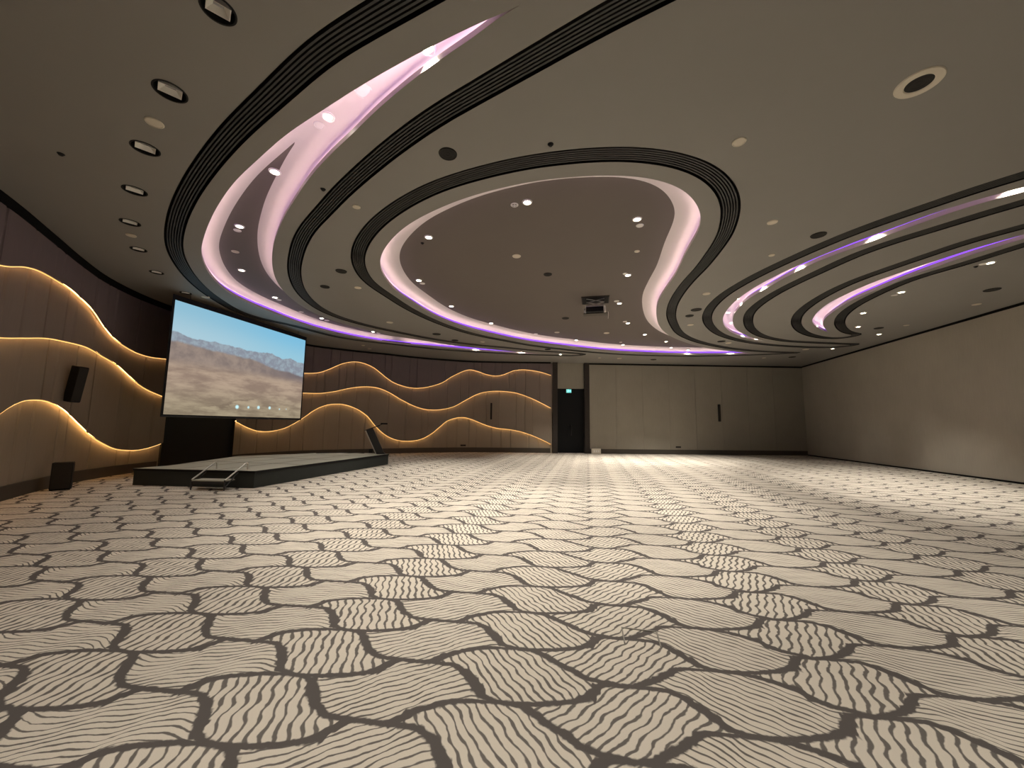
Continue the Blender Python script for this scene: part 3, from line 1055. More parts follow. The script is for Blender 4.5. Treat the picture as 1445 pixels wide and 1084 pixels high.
cove_lab = ['pink violet light strip hidden along the edge of the long left crescent cove', 'pink violet light strip hidden along the edge of the central cove',
            'violet light strip hidden along the nearer crescent cove on the right', 'violet light strip hidden along the smallest crescent cove, far right']
COVE_OUT = []
for ci, P in enumerate(COVES):
    n = len(P)
    RUN = RUNS[ci]
    LIP = (0.07, 0.07, 0.085, 0.08)[ci]
    O1 = offset_out(P, OUT)
    COVE_OUT.append(O1)
    vs, fs, mids = [], [], []

    def loopstrip(A, zA, B, zB, mi):
        b, m = len(vs), len(A)
        vs.extend([(p[0], p[1], zA) for p in A])
        vs.extend([(p[0], p[1], zB) for p in B])
        for i in range(m):
            j = (i + 1) % m
            fs.append((b + i, b + j, b + m + j, b + m + i))
            mids.append(mi)
    loopstrip(P, HC, P, HC + LIP, 1)
    loopstrip(O1, HC + LEDGE, O1, HC + FASC, 2)
    # ledge sheet between the lip and the fascia
    V2, F2 = cdt_sheet([P, O1], lambda c: inside_poly(c, O1) & ~inside_poly(c, P), 0)
    b = len(vs)
    vs += [(x, y, HC + LEDGE) for x, y in V2]
    fs += [tuple(b + i for i in f) for f in F2]
    mids += [0] * len(F2)
    # vault
    lo, hi = O1.min(0), O1.max(0)
    g = 0.11
    X, Y = np.meshgrid(np.arange(lo[0], hi[0], g), np.arange(lo[1], hi[1], g))
    X = X + (np.arange(X.shape[0]) % 2)[:, None] * g * 0.5
    G = np.stack([X.ravel(), Y.ravel()], 1)
    G = G[inside_poly(G, O1)]
    O1c = np.vstack([O1, O1[:1]])
    G = G[dist_to(G, O1c) > 0.05]
    Tn = np.roll(O1, -1, 0) - np.roll(O1, 1, 0)
    Tn /= np.linalg.norm(Tn, axis=1)[:, None] + 1e-12
    Nin = np.stack([-Tn[:, 1], Tn[:, 0]], 1)
    IN = []
    for rr_ in (0.25, 0.5, 0.75, 1.0):
        Q = O1 + Nin * RUN * rr_
        Q = Q[(dist_to(Q, O1c) > RUN * rr_ * 0.985) & inside_poly(Q, O1)]
        IN.append(Q)
    G = G[dist_to(G, O1c) > RUN + 0.05]
    G = np.vstack([G] + IN)
    V2, F2 = cdt_sheet([O1], lambda c: inside_poly(c, O1), 0, G)
    de = dist_to(V2, O1c)
    zz = dome(de, ci)
    b = len(vs)
    vs += [(x, y, z) for (x, y), z in zip(V2, zz)]
    fs += [tuple(b + i for i in f) for f in F2]
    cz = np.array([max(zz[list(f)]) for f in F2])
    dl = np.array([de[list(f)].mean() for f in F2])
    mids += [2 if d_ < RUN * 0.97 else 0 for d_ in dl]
    o = pymesh('cove', vs, fs, [M['cove'], M['lip'], M['cove_wall']], ceiling, mids=mids)
    for p in o.data.polygons:
        p.use_smooth = p.index >= len(fs) - len(F2)
    # light strips
    root = thing('cove_light', cove_lab[ci], 'light strip', (P[0][0], P[0][1], HC + LEDGE), 0, 'light strips in the ceiling coves')
    off = P[0]
    for nm, d, z0, z1, mt in (('violet_strip', 0.098, 0.0, 0.142, M['violet']), ('rose_strip', 0.03, 0.012, 0.044, M['rose'])):
        A = offset_out(P, d)
        vs, fs = [], []
        m = len(A)
        B = offset_out(P, d + 0.012)
        for p in A:
            vs.append((p[0] - off[0], p[1] - off[1], z0))
            vs.append((p[0] - off[0], p[1] - off[1], z1))
        for i in range(m):
            j = (i + 1) % m
            if np.linalg.norm(A[i] - A[j]) < 0.6:
                fs.append((2 * i, 2 * j, 2 * j + 1, 2 * i + 1))
        pymesh(nm, vs, fs, mt, root)


def cove_z(ci, xy):
    d = dist_to(np.array([xy]), np.vstack([COVE_OUT[ci], COVE_OUT[ci][:1]]))
    return float(dome(d, ci)[0])


def cove_at(ci, p):
    z = HC + TOPC
    for _ in range(6):
        q = at(p, z)
        z = cove_z(ci, q[:2]) if inside_poly(np.array([q[:2]]), COVE_OUT[ci])[0] else HC + FASC
    return at(p, z)


def top_at(ci, p):
    return at(p, HC) if ci is None else cove_at(ci, p)


# ------------------------------------------------------------------ ceiling fittings
_mesh = {}


def shared(key, build):
    if key not in _mesh:
        bm = bmesh.new()
        build(bm)
        bmesh.ops.recalc_face_normals(bm, faces=bm.faces[:])
        me = bpy.data.meshes.new(key)
        bm.to_mesh(me)
        bm.free()
        for p in me.polygons:
            p.use_smooth = False
        _mesh[key] = me
    return _mesh[key]


def put(name, key, build, mat, parent, loc=(0, 0, 0)):
    me = shared(key, build)
    if not me.materials:
        me.materials.append(mat)
    o = bpy.data.objects.new(name, me)
    COL.objects.link(o)
    o.parent = parent
    o.location = loc
    return o


SPOT_D = {}


def spot_data(power, size, col=(1.0, 0.93, 0.82), blend=0.6):
    k = (power, size, col, blend)
    if k not in SPOT_D:
        d = bpy.data.lights.new('downlight_beam', 'SPOT')
        d.energy = power * 2.7
        d.spot_size = radians(size)
        d.spot_blend = blend
        d.color = col
        d.shadow_soft_size = 0.05
        SPOT_D[k] = d
    return SPOT_D[k]


def downlight(p, label, power=220, size=96, group='lit downlights', r=0.065):
    root = thing('downlight', label, 'downlight', (p[0], p[1], p[2]), 0, group)
    put('trim_ring', 'dl_ring', lambda bm: lathe(bm, [(0.062, -0.004), (0.062, -0.016), (0.072, -0.020), (0.088, -0.014), (0.092, 0.0), (0.092, 0.03)], 24), M['white'], root)
    put('lens', 'dl_lens', lambda bm: lathe(bm, [(0.0, -0.012), (0.045, -0.011), (0.064, -0.006), (0.064, 0.03)], 20), M['lamp'], root)
    lo = bpy.data.objects.new('beam', spot_data(power, size))
    COL.objects.link(lo)
    lo.parent = root
    lo.location = (0, 0, -0.075)
    return root


def plate(p, label, r=0.10, mat='beige', name='ceiling_plate', cat='cover plate', group='round cover plates'):
    root = thing(name, label, cat, p, 0, group)
    put('rim', f'plate_rim_{r}_{mat}', lambda bm: lathe(bm, [(r * 0.80, -0.010), (r * 0.84, -0.014), (r * 0.94, -0.012), (r, -0.004), (r, 0.02)], 28), M[mat], root)
    put('disc', f'plate_disc_{r}_{mat}', lambda bm: lathe(bm, [(0, -0.013), (r * 0.5, -0.0125), (r * 0.80, -0.009), (r * 0.8, 0.02)], 28), M[mat], root)
    return root


def speaker(p, label, r=0.14, ring='grille', group='round ceiling speakers'):
    root = thing('ceiling_speaker', label, 'ceiling speaker', p, 0, group)
    inner = r * (0.58 if ring != 'grille' else 0.86)
    put('rim', f'spk_rim_{r}_{ring}', lambda bm: lathe(bm, [(inner, 0.02), (inner, -0.008), (inner + 0.01, -0.016), (r * 0.96, -0.012), (r, -0.002), (r, 0.02)], 36), M[ring], root)

    def gr(bm):
        lathe(bm, [(0, -0.006), (inner * 0.25, -0.006), (inner * 0.25, -0.009), (inner * 0.3, -0.009), (inner * 0.3, -0.006), (inner * 0.6, -0.006), (inner * 0.62, -0.009), (inner * 0.66, -0.009), (inner * 0.68, -0.006), (inner, -0.006), (inner, 0.01)], 30)
    put('grille', f'spk_gr_{r}_{ring}', gr, M['grille'], root)
    return root


# unlit square spotlights in round black cans (left row)
for p, r, lab in GR:
    root = thing('recessed_spotlight', lab, 'spotlight', p, atan2(p[1], p[0]) + pi / 2, 'unlit spotlights along the left')
    rr = round(float(r), 3)
    put('can', f'can_{rr}', lambda bm: lathe(bm, [(rr + 0.012, 0.004), (rr + 0.012, -0.006), (rr - 0.004, -0.006), (rr - 0.006, 0.10), (0, 0.10)], 36), M['black'], root)

    def lampbox(bm):
        w, q = rr * 0.70, rr * 0.30
        ring = lambda a, b, z: [bm.verts.new(v) for v in ((-a, -b, z), (a, -b, z), (a, b, z), (-a, b, z))]
        A, B, Cc = ring(w, w * .72, 0.005), ring(w * .94, w * .66, 0.005), ring(q, q * .8, 0.07)
        D = ring(w, w * .72, 0.085)
        for X1, X2 in ((A, B), (B, Cc), (A, D)):
            for i in range(4):
                bm.faces.new((X1[i], X1[(i + 1) % 4], X2[(i + 1) % 4], X2[i]))
    put('reflector', f'refl_{rr}', lampbox, M['silver'], root)
    put('lens', f'glens_{rr}', lambda bm: box(bm, (0, 0, 0.068), (rr * 0.62, rr * 0.5, 0.01)), M['glass'], root)

# lit downlights: pixel, cove index (None = lower ceiling), label, power
G2 = 'lit downlights of the central cove'
G1 = 'lit downlights of the left crescent cove'
GR_ = 'lit downlights near the right wall'
LIT = [
    ((744, 285), 1, 'bright downlight at the near middle of the central cove, beside a small grated fitting', 260, G2),
    ((899, 309), 1, 'bright downlight at the near right of the central cove, a white plate touching it', 260, G2),
    ((605, 334.5), 1, 'bright downlight at the near left of the central cove, above a small dark sensor', 260, G2),
    ((591, 395.5), 1, 'lit downlight close to the left pink edge of the central cove, a plate beside it', 240, G2),
    ((637, 432), 1, 'lit downlight just inside the left rim of the central cove, second from the left end', 240, G2),
    ((693, 456), 1, 'lit downlight just inside the far left rim of the central cove, third along the rim', 240, G2),
    ((886, 388), 1, 'lit downlight above and to the right of the projector in the central cove', 260, G2),
    ((874, 428), 1, 'lit downlight just right of the ceiling projector', 260, G2),
    ((886, 456), 1, 'lit downlight below and to the right of the projector', 240, G2),
    ((910, 472), 1, 'lit downlight in the narrow far right of the central cove, nearest its pink bend', 240, G2),
    ((940, 482), 1, 'lit downlight in the tail of the central cove, under the end of the pink bend', 220, G2),
    ((879, 486.5), 1, 'lit downlight peeping over the violet rim below the projector', 220, G2),
    ((813, 480), 1, 'lit downlight on the violet rim, left of and below the projector', 220, G2),
    ((924.5, 491), 1, 'left one of two downlights touching the violet line in the central cove tail', 200, G2),
    ((947, 490.5), 1, 'right one of two downlights touching the violet line in the central cove tail', 200, G2),
    ((991, 492), 1, 'last lit downlight in the pointed tail of the central cove', 200, G2),
    ((604.5, 68), 0, 'lit downlight nearest the upper tip of the left crescent cove', 150, G1),
    ((463.5, 164.5), 0, 'lit downlight in the pink upper part of the left crescent, above a ringed plate', 70, G1),
    ((388, 242), 0, 'lit downlight at the start of the dark centre of the left crescent cove', 70, G1),
    ((338, 319), 0, 'lit downlight in the wide dark belly of the left crescent cove', 70, G1),
    ((341, 381), 0, 'dim downlight at the lower bend of the left crescent cove', 60, G1),
    ((388, 419.5), 0, 'lit downlight in the left crescent directly above the screen', 70, G1),
    ((454, 449), 0, 'lit downlight in the left crescent just right of the screen top corner', 70, G1),
    ((526.5, 468), 0, 'lit downlight in the thin far arm of the left crescent cove', 70, G1),
    ((791, 500), None, 'lit downlight inside the far hairpin of the slot, above the doorway', 200, GR_),
    ((1175, 492), None, 'lit downlight beyond the slot tips, nearest the far right corner of the room', 40, GR_),
    ((1397, 370.5), None, 'large lit downlight at the far right, beside the last dark slot', 220, GR_),
    ((1272, 412), None, 'lit downlight right of the smallest crescent, second from the right edge', 220, GR_),
    ((1218, 441.5), None, 'upper of two small lit downlights inside the last dark hairpin slot', 180, GR_),
    ((1211, 461), None, 'lower of two small lit downlights inside the last dark hairpin slot', 180, GR_),
    ((1240.5, 471.5), None, 'bright downlight closest to the top edge of the right wall', 36, GR_),
    ((1155, 453), 3, 'lit downlight in the rounded pink end of the smallest right crescent', 70, GR_),
    ((1027.5, 441), 2, 'upper lit downlight in the rounded pink end of the nearer right crescent', 70, GR_),
    ((1031.5, 455.5), 2, 'lower lit downlight in the rounded pink end of the nearer right crescent', 70, GR_),
]
for px, ci, lab, pw, grp in LIT:
    p = top_at(ci, px)
    downlight(p, lab, pw, 50 if grp is GR_ and pw < 100 else 80, grp)

# plates, sensors and speakers
PL = [
    ((903, 318), 1, 0.075, 'white', 'white plate touching the near right downlight of the central cove'),
    ((596, 400), 1, 0.075, 'white', 'white plate touching the left rim downlight of the central cove'),
    ((870, 425), 1, 0.08, 'white', 'white plate at the upper left of the downlight right of the projector'),
    ((882, 386), 1, 0.06, 'white', 'small white plate at the upper left of the downlight above the projector'),
    ((882, 453.8), 1, 0.08, 'white', 'white plate at the upper left of the downlight below the projector'),
    ((729, 361.5), 1, 0.10, 'beige', 'pale plate alone in the middle of the central cove'),
    ((899, 354.5), 1, 0.06, 'beige', 'tiny pale detector under the near right downlight of the central cove'),
    ((756, 471.3), 1, 0.09, 'white', 'small white plate left of the projector near the violet rim'),
    ((786, 469), 1, 0.11, 'beige', 'pale plate below and left of the projector'),
    ((856, 470), 1, 0.12, 'beige', 'pale plate straight below the projector'),
    ((876, 483), 1, 0.07, 'beige', 'tiny pale plate just above the violet rim under the projector'),
    ((513.5, 128), 0, 0.12, 'white', 'large white round plate in the upper pink arm of the left crescent'),
    ((451, 176.5), 0, 0.075, 'white', 'white ringed plate below the pink arm downlight of the left crescent'),
    ((335, 325), 0, 0.07, 'white', 'white plate touching the belly downlight of the left crescent'),
    ((332, 355), 0, 0.08, 'beige', 'dim pale plate in the dark belly of the left crescent'),
    ((393.5, 423), 0, 0.08, 'white', 'white plate beside the crescent downlight above the screen'),
    ((425, 440), 0, 0.08, 'beige', 'dim plate between two downlights near the screen top corner'),
    ((461, 452), 0, 0.09, 'white', 'white plate beside the downlight right of the screen corner'),
    ((534, 469.8), 0, 0.09, 'white', 'white plate in the thin far arm of the left crescent'),
    ((218, 173), None, 0.095, 'beige', 'large beige plate between the second and third square spotlights'),
    ((185, 332), None, 0.085, 'beige', 'beige plate between the fifth and sixth square spotlights'),
    ((290, 419.5), None, 0.10, 'beige', 'beige plate just above the top left of the screen'),
    ((503, 292), None, 0.065, 'beige', 'small beige plate left of the central cove loop'),
    ((505, 406), None, 0.09, 'beige', 'beige plate between the left slot and the central loop'),
    ((550, 455), None, 0.12, 'beige', 'pale plate between the two slots above the wavy wall'),
    ((681, 482.5), None, 0.11, 'beige', 'small pale plate right of two dark speakers above the wavy wall'),
    ((1043, 200), None, 0.085, 'beige', 'largest beige plate at the upper right of the central loop'),
    ((1090, 313.5), None, 0.085, 'beige', 'beige plate between the central loop and the right slots'),
    ((997, 414.5), None, 0.10, 'beige', 'beige plate above the pair of dark ovals right of the central loop'),
    ((974.5, 458.5), None, 0.11, 'beige', 'beige plate below the pair of dark ovals right of the central loop'),
    ((1089, 360), None, 0.06, 'beige', 'faint small plate left of the first right slot'),
    ((1028, 484), None, 0.12, 'beige', 'faint plate beside a dark oval under the right slot bend'),
    ((1378, 429.5), None, 0.10, 'beige', 'pale plate near the right wall, below a dark oval'),
    ((1279, 459), None, 0.08, 'beige', 'faint plate between a dark slot grille and the right wall top'),
    ((1388, 372.2), None, 0.07, 'white', 'small white plate left of the large far right downlight'),
    ((1262, 416.5), None, 0.07, 'white', 'small white plate left of the second far right downlight'),
    ((846, 505.0), None, 0.08, 'beige', 'tiny pale sensor over the doorway, left of two'),
    ((874, 505.8), None, 0.13, 'beige', 'faint plate over the far wall, right of the tiny sensor'),
    ((512.5, 487.5), None, 0.08, 'beige', 'tiny pale sensor above the first crest of the wavy wall'),
    ((521.5, 492.3), None, 0.10, 'beige', 'faint plate below the tiny sensor above the wavy wall crest'),
    ((1078, 505), None, 0.09, 'beige', 'tiny pale plate above the far wall, right half'),
    ((1137, 493.2), None, 0.13, 'beige', 'faint plate under the nearer right hairpin'),
]
for px, ci, r, mt, lab in PL:
    plate(top_at(ci, px), lab, r, mt)
# grated fitting beside the first cove lamp
p = cove_at(1, (726, 289))
g = thing('sprinkler', 'small white cross-grated sprinkler beside the near middle downlight', 'sprinkler', p)
bm = bmesh.new()
lathe(bm, [(0.05, -0.004), (0.05, -0.016), (0.06, -0.018), (0.07, -0.01), (0.07, 0.02)], 24)
obj('rim', bm, M['white'], g)
bm = bmesh.new()
for a in (0, pi / 2):
    box(bm, (0, 0, -0.012), (0.1, 0.014, 0.012), Matrix.Rotation(a, 4, 'Z'))
cyl(bm, (0, 0, -0.02), 0.018, 0.03, 12)
obj('spray_head', bm, M['white'], g)
bm = bmesh.new()
cyl(bm, (0, 0, 0.004), 0.05, 0.012, 20)
obj('back_plate', bm, M['grille'], g)

SPK = [
    ((632, 217), None, 0.125, 'grille', 'black round ceiling speaker between the two big slots, nearest the camera'),
    ((481.5, 382.5), None, 0.13, 'grille', 'upper of two black ceiling speakers in the bend of the left slot'),
    ((458.5, 404.5), None, 0.12, 'grille', 'lower of two black ceiling speakers in the bend of the left slot'),
    ((773, 387), 1, 0.11, 'grille', 'dim black speaker in the middle of the central cove'),
    ((798, 449), 1, 0.13, 'grille', 'dim black speaker left of and below the projector'),
    ((616, 471.5), None, 0.17, 'grille', 'left of two dark ovals between the slots above the wavy wall'),
    ((642, 480.3), None, 0.15, 'grille', 'right of two dark ovals between the slots above the wavy wall'),
    ((773, 493), None, 0.15, 'grille', 'dark oval above the doorway between the far slot arms'),
    ((982.5, 437), None, 0.16, 'grille', 'upper of two dark ovals between central loop and right slots'),
    ((973, 445.5), None, 0.13, 'grille', 'lower of two dark ovals between central loop and right slots'),
    ((1155, 331.5), None, 0.13, 'grille', 'dark oval speaker beside the start of the first right slot'),
    ((1400, 408.8), None, 0.16, 'grille', 'dark oval at the far right above the pale plate'),
    ((1018, 481.7), None, 0.16, 'grille', 'dark oval under the bend of the first right slot'),
    ((1240, 463), None, 0.14, 'grille', 'thin dark oval just above the lamp nearest the right wall'),
    ((922, 507.4), None, 0.16, 'grille', 'dark oval over the far wall, right of the doorway'),
    ((1118, 503.8), None, 0.16, 'grille', 'dark oval over the far wall near its right corner'),
]
for px, ci, r, ring, lab in SPK:
    speaker(top_at(ci, px), lab, r, ring)
speaker(BIGSPK, 'large round speaker with a wide pale ring at the upper right', 0.20, 'beige')
SEN = [((86, 217), None, 'tiny black sensor at the far left, near the wall'), ((456, 267), None, 'tiny black sensor between the left crescent and its inner slot'),
       ((777, 203.5), None, 'tiny dark sensor just above the central loop slot'), ((596, 343), 1, 'small dark sensor under the near left downlight of the central cove'),
       ((1377, 376), None, 'small dark sensor by the large far right downlight'), ((1220, 358), None, 'tiny dark mark between the two right slot pairs')]
for px, ci, lab in SEN[:5]:
    p = top_at(ci, px)
    o = thing('ceiling_sensor', lab, 'sensor', p, 0, 'small dark sensors')
    put('body', 'sensor_body', lambda bm: lathe(bm, [(0, -0.03), (0.02, -0.028), (0.032, -0.012), (0.04, -0.004), (0.04, 0.01)], 16), M['black'], o)

# lamps hidden inside the narrow right coves and the crescent tip, lighting their lips
HID = [((1438, 269.5), 2), ((1236, 338.5), 2), ((1131, 381.5), 2), ((1075, 410.0), 2), ((1046, 430.5), 2), ((1048, 475.2), 2), ((1068, 479.4), 2), ((672, 494.5), 0), ((737, 498.2), 0), ((972, 499.6), 1), ((1032, 499.5), 1)]
hl = ['in the right cove at the picture edge', 'in the right cove above its long bright streak', 'in the right cove by its second streak', 'in the right cove by its third streak', 'in the right cove before its bend',
      'in the right cove just after its bend', 'in the right cove at its pointed end',       'in the left crescent far arm, first streak', 'in the left crescent far arm, second streak', 'in the central cove tail, first streak', 'in the central cove tail, second streak']
for ((px, ci), lab) in zip(HID, hl):
    q = at(px, HC)
    # step back from the lip towards the middle of the cove
    P = np.vstack([COVES[ci], COVES[ci][:1]])
    d0 = np.linalg.norm(q[:2] - P, axis=1)
    i = int(d0.argmin())
    t = P[min(i + 1, len(P) - 1)] - P[max(i - 1, 0)]
    t /= np.linalg.norm(t)
    nin = np.array([-t[1], t[0]])
    e = P[i] + nin * 0.10
    p = (e[0], e[1], cove_z(ci, e))
    downlight(p, 'lit lamp against the lip, ' + lab, 55 if (ci == 2 and px[0] > 1040) else 14, 112 if (ci == 2 and px[0] > 1040) else 140, 'lamps close to the cove lips')

# unseen downlights added near and behind the camera to light the near floor
for i, (x, y) in enumerate(((1.6, 1.55), (6.2, 1.0), (-0.8, -2.4), (3.0, -3.0), (8.0, -2.5))):
    downlight((x, y, HC), ['unseen downlight added just above the top edge of the picture', 'unseen downlight added above the near right floor', 'unseen downlight added behind the camera on the left', 'unseen downlight added behind the camera', 'unseen downlight added behind the camera on the right'][i], (180, 180, 80, 180, 180)[i], 92, 'added downlights over the near floor')

# ------------------------------------------------------------------ projection screen
a, b = at((247.3, 423), 4.9), at((430.9, 480.6), 4.9)
zb = 1.71
zt = 4.9
ang = atan2(b[1] - a[1], b[0] - a[0])
Wd = hypot(b[0] - a[0], b[1] - a[1])
Ht = zt - zb
scr = thing('projection_screen', 'large hanging screen showing a desert valley under snowy mountains', 'screen', ((a[0] + b[0]) / 2, (a[1] + b[1]) / 2, zb), ang)


def screen_mat():
    m = bpy.data.materials.new('screen_picture')
    m.use_nodes = True
    nt = m.node_tree
    nt.nodes.clear()
    n = NT(nt)
    uv = n.node('ShaderNodeTexCoord').outputs['UV']
    sep = n.node('ShaderNodeSeparateXYZ')
    n.put(sep.inputs[0], uv)
    u, v = sep.outputs[0], sep.outputs[1]
    asp = n.node('ShaderNodeMapping')
    asp.inputs['Scale'].default_value = (1.6, 1.0, 1.0)
    n.put(asp.inputs[0], uv)
    st = n.node('ShaderNodeMapping')
    st.inputs['Scale'].default_value = (1.3, 3.4, 1.0)
    n.put(st.inputs[0], uv)
    # ridge heights
    def ridge(base, amp, sc, off):
        mp = n.node('ShaderNodeCombineXYZ')
        n.put(mp.inputs[0], n.m('ADD', u, off))
        nz = n.noise(sc, 6, 0.55, mp.outputs[0])
        return n.m('ADD', n.m('MULTIPLY', n.m('SUBTRACT', nz, 0.5), amp), base)
    sky = n.mix(n.ss(v, 0.68, 1.0), srgb(172, 204, 218), srgb(142, 190, 212))
    sky = n.mix(n.ss(u, 0.0, 0.9), sky, n.mix(n.ss(v, .7, 1.0), srgb(152, 200, 220), srgb(126, 190, 222)))
    r1 = ridge(0.715, 0.16, 6.0, 3.1)
    nf = n.noise(14, 5, 0.65, asp.outputs[0])
    peak = n.mix(n.ss(nf, 0.42, 0.62), srgb(138, 144, 156), srgb(154, 168, 178))
    c = n.mix(n.ss(n.m('SUBTRACT', r1, v), 0.0, 0.012), sky, peak)
    r2 = ridge(0.645, 0.15, 3.2, 11.7)
    r2 = n.m('SUBTRACT', r2, n.m('MULTIPLY', n.ss(u, 0.35, 1.0), 0.10))
    nh = n.noise(9, 6, 0.6, asp.outputs[0])
    hill = n.mix(n.ss(nh, 0.30, 0.70), srgb(130, 117, 112), srgb(158, 141, 130))
    hill = n.mix(n.ss(u, 0.45, 1.0), hill, srgb(118, 108, 110))
    c = n.mix(n.ss(n.m('SUBTRACT', r2, v), 0.0, 0.03), c, hill)
    nv = n.noise(3.2, 7, 0.62, st.outputs[0])
    val = n.mix(n.ss(nv, 0.36, 0.64), srgb(146, 126, 112), srgb(182, 160, 140))
    val = n.mix(n.ss(v, 0.0, 0.38), n.mix(n.ss(nv, 0.38, 0.62), srgb(136, 122, 102), srgb(170, 156, 130)), val)
    c = n.mix(n.ss(v, 0.40, 0.52, 1.0, 0.0), c, val)
    # dry river line
    riv = n.m('ABSOLUTE', n.m('SUBTRACT', v, n.m('ADD', n.m('MULTIPLY', u, 0.30), n.m('ADD', 0.02, n.m('MULTIPLY', n.m('SUBTRACT', nv, 0.5), 0.35)))))
    rv = n.m('MULTIPLY', n.ss(riv, 0.0, 0.028, 1.0, 0.0), n.m('MULTIPLY', n.ss(u, 0.15, 0.3), n.ss(u, 0.5, 0.7, 1.0, 0.0)))
    c = n.mix(n.m('MULTIPLY', rv, 0.6), c, srgb(118, 102, 88))
    for cu, cv, rr, ee in ((0.435, 0.098, 0.013, 1.0), (0.52, 0.10, 0.009, .8), (0.60, 0.105, 0.012, .9), (0.695, 0.108, 0.011, 1.0), (0.785, 0.10, 0.007, .6), (0.85, 0.105, 0.005, .5)):
        dd = n.m('SQRT', n.m('ADD', n.m('POWER', n.m('MULTIPLY', n.m('SUBTRACT', u, cu), 1.6), 2.0), n.m('POWER', n.m('SUBTRACT', v, cv), 2.0)))
        c = n.mix(n.m('MULTIPLY', n.ss(dd, rr * 0.7, rr * 2.1, 1.0, 0.0), ee), c, (0.62, 0.95, 1.0, 1))
    e = n.node('ShaderNodeEmission')
    n.put(e.inputs[0], c)
    e.inputs[1].default_value = 1.0
    o = n.node('ShaderNodeOutputMaterial')
    nt.links.new(e.outputs[0], o.inputs[0])
    return m


me = bpy.data.meshes.new('picture')
me.from_pydata([(-Wd / 2, -0.006, 0), (Wd / 2, -0.006, 0), (Wd / 2, -0.006, Ht), (-Wd / 2, -0.006, Ht)], [], [(0, 1, 2, 3)])
uvl = me.uv_layers.new(name='UVMap')
for i, q in enumerate(((0, 0), (1, 0), (1, 1), (0, 1))):
    uvl.data[i].uv = q
pic = link('picture', me, screen_mat(), scr)
bm = bmesh.new()
box(bm, (0, 0.002, Ht / 2 + 0.05), (Wd + 0.13, 0.008, Ht + 0.20))
obj('screen_cloth', bm, M['black'], scr)
bm = bmesh.new()
box(bm, (0, 0.0, -0.055), (Wd + 0.12, 0.035, 0.035), bev=0.01)
obj('bottom_bar', bm, M['black_metal'], scr)
bm = bmesh.new()
for x in (-Wd * 0.42, Wd * 0.42):
    tube(bm, [(x, 0.004, Ht + 0.148), (x, 0.004, HC - zb - 0.001)], 0.006, 6)
obj('suspension_cable', bm, M['black_metal'], scr)

# ------------------------------------------------------------------ stage, steps, lectern
SZ = 0.395
ST = [(-9.02, 9.46), (-5.95, 9.2), (-4.66, 15.02), (-6.75, 15.55), (-9.16, 13.2), (-8.76, 10.1)]
stage = thing('stage', 'low black-skirted stage with a pale panelled deck in front of the screen', 'stage', (0, 0, 0))
n = len(ST)
ctr = np.mean(ST, 0)
bm = bmesh.new()
A = [bm.verts.new((x, y, SZ - 0.04)) for x, y in ST]
B = [bm.verts.new((x, y, SZ)) for x, y in ST]
bm.faces.new(B)
bm.faces.new(A[::-1])
for i in range(n):
    bm.faces.new((A[i], A[(i + 1) % n], B[(i + 1) % n], B[i]))
obj('deck', bm, M['stage_top'], stage)
bm = bmesh.new()
ins = [tuple(ctr + (np.array(p) - ctr) * 0.995) for p in ST]
A = [bm.verts.new((x, y, 0.0)) for x, y in ins]
B = [bm.verts.new((x, y, SZ - 0.04)) for x, y in ins]
for i in range(n):
    bm.faces.new((A[i], A[(i + 1) % n], B[(i + 1) % n], B[i]))
obj('skirt', bm, M['skirt'], stage)
bm = bmesh.new()                                # black edging under the deck nosing
for i in range(n):
    p, q = np.array(ST[i]), np.array(ST[(i + 1) % n])
    d = (q - p) / np.linalg.norm(q - p)
    nn = np.array([d[1], -d[0]])
    c = (p + q) / 2 + nn * 0.004
    box(bm, (c[0], c[1], SZ - 0.03), (np.linalg.norm(q - p), 0.012, 0.05), Matrix.Rotation(atan2(d[1], d[0]), 4, 'Z'))
obj('edging', bm, M['black'], stage)
# deck joints, thin inlaid strips clipped to the deck outline
STa = np.array(ST)
e1 = (STa[2] - STa[1]) / np.linalg.norm(STa[2] - STa[1])
e2 = np.array([-e1[1], e1[0]])
bm = bmesh.new()


def clip_line(o, d):
    ts = []
    for i in range(n):
        p, q = STa[i], STa[(i + 1) % n]
        Mx = np.array([[d[0], -(q - p)[0]], [d[1], -(q - p)[1]]])
        if abs(np.linalg.det(Mx)) < 1e-9:
            continue
        t, s = np.linalg.solve(Mx, p - o)
        if 0 <= s <= 1:
            ts.append(t)
    return (min(ts), max(ts)) if len(ts) >= 2 else None


for k in range(1, 6):
    for d, nrm, stp, org in ((e1, e2, 1.0, STa[1]), (e2, e1, 1.55, STa[1])):
        o = org + nrm * stp * k
        r = clip_line(o, d)
        if r and r[1] - r[0] > 0.2:
            c = o + d * (r[0] + r[1]) / 2
            box(bm, (c[0], c[1], SZ + 0.0012), (r[1] - r[0] - 0.03, 0.014, 0.003), Matrix.Rotation(atan2(d[1], d[0]), 4, 'Z'))
obj('panel_joints', bm, M['joint'], stage)

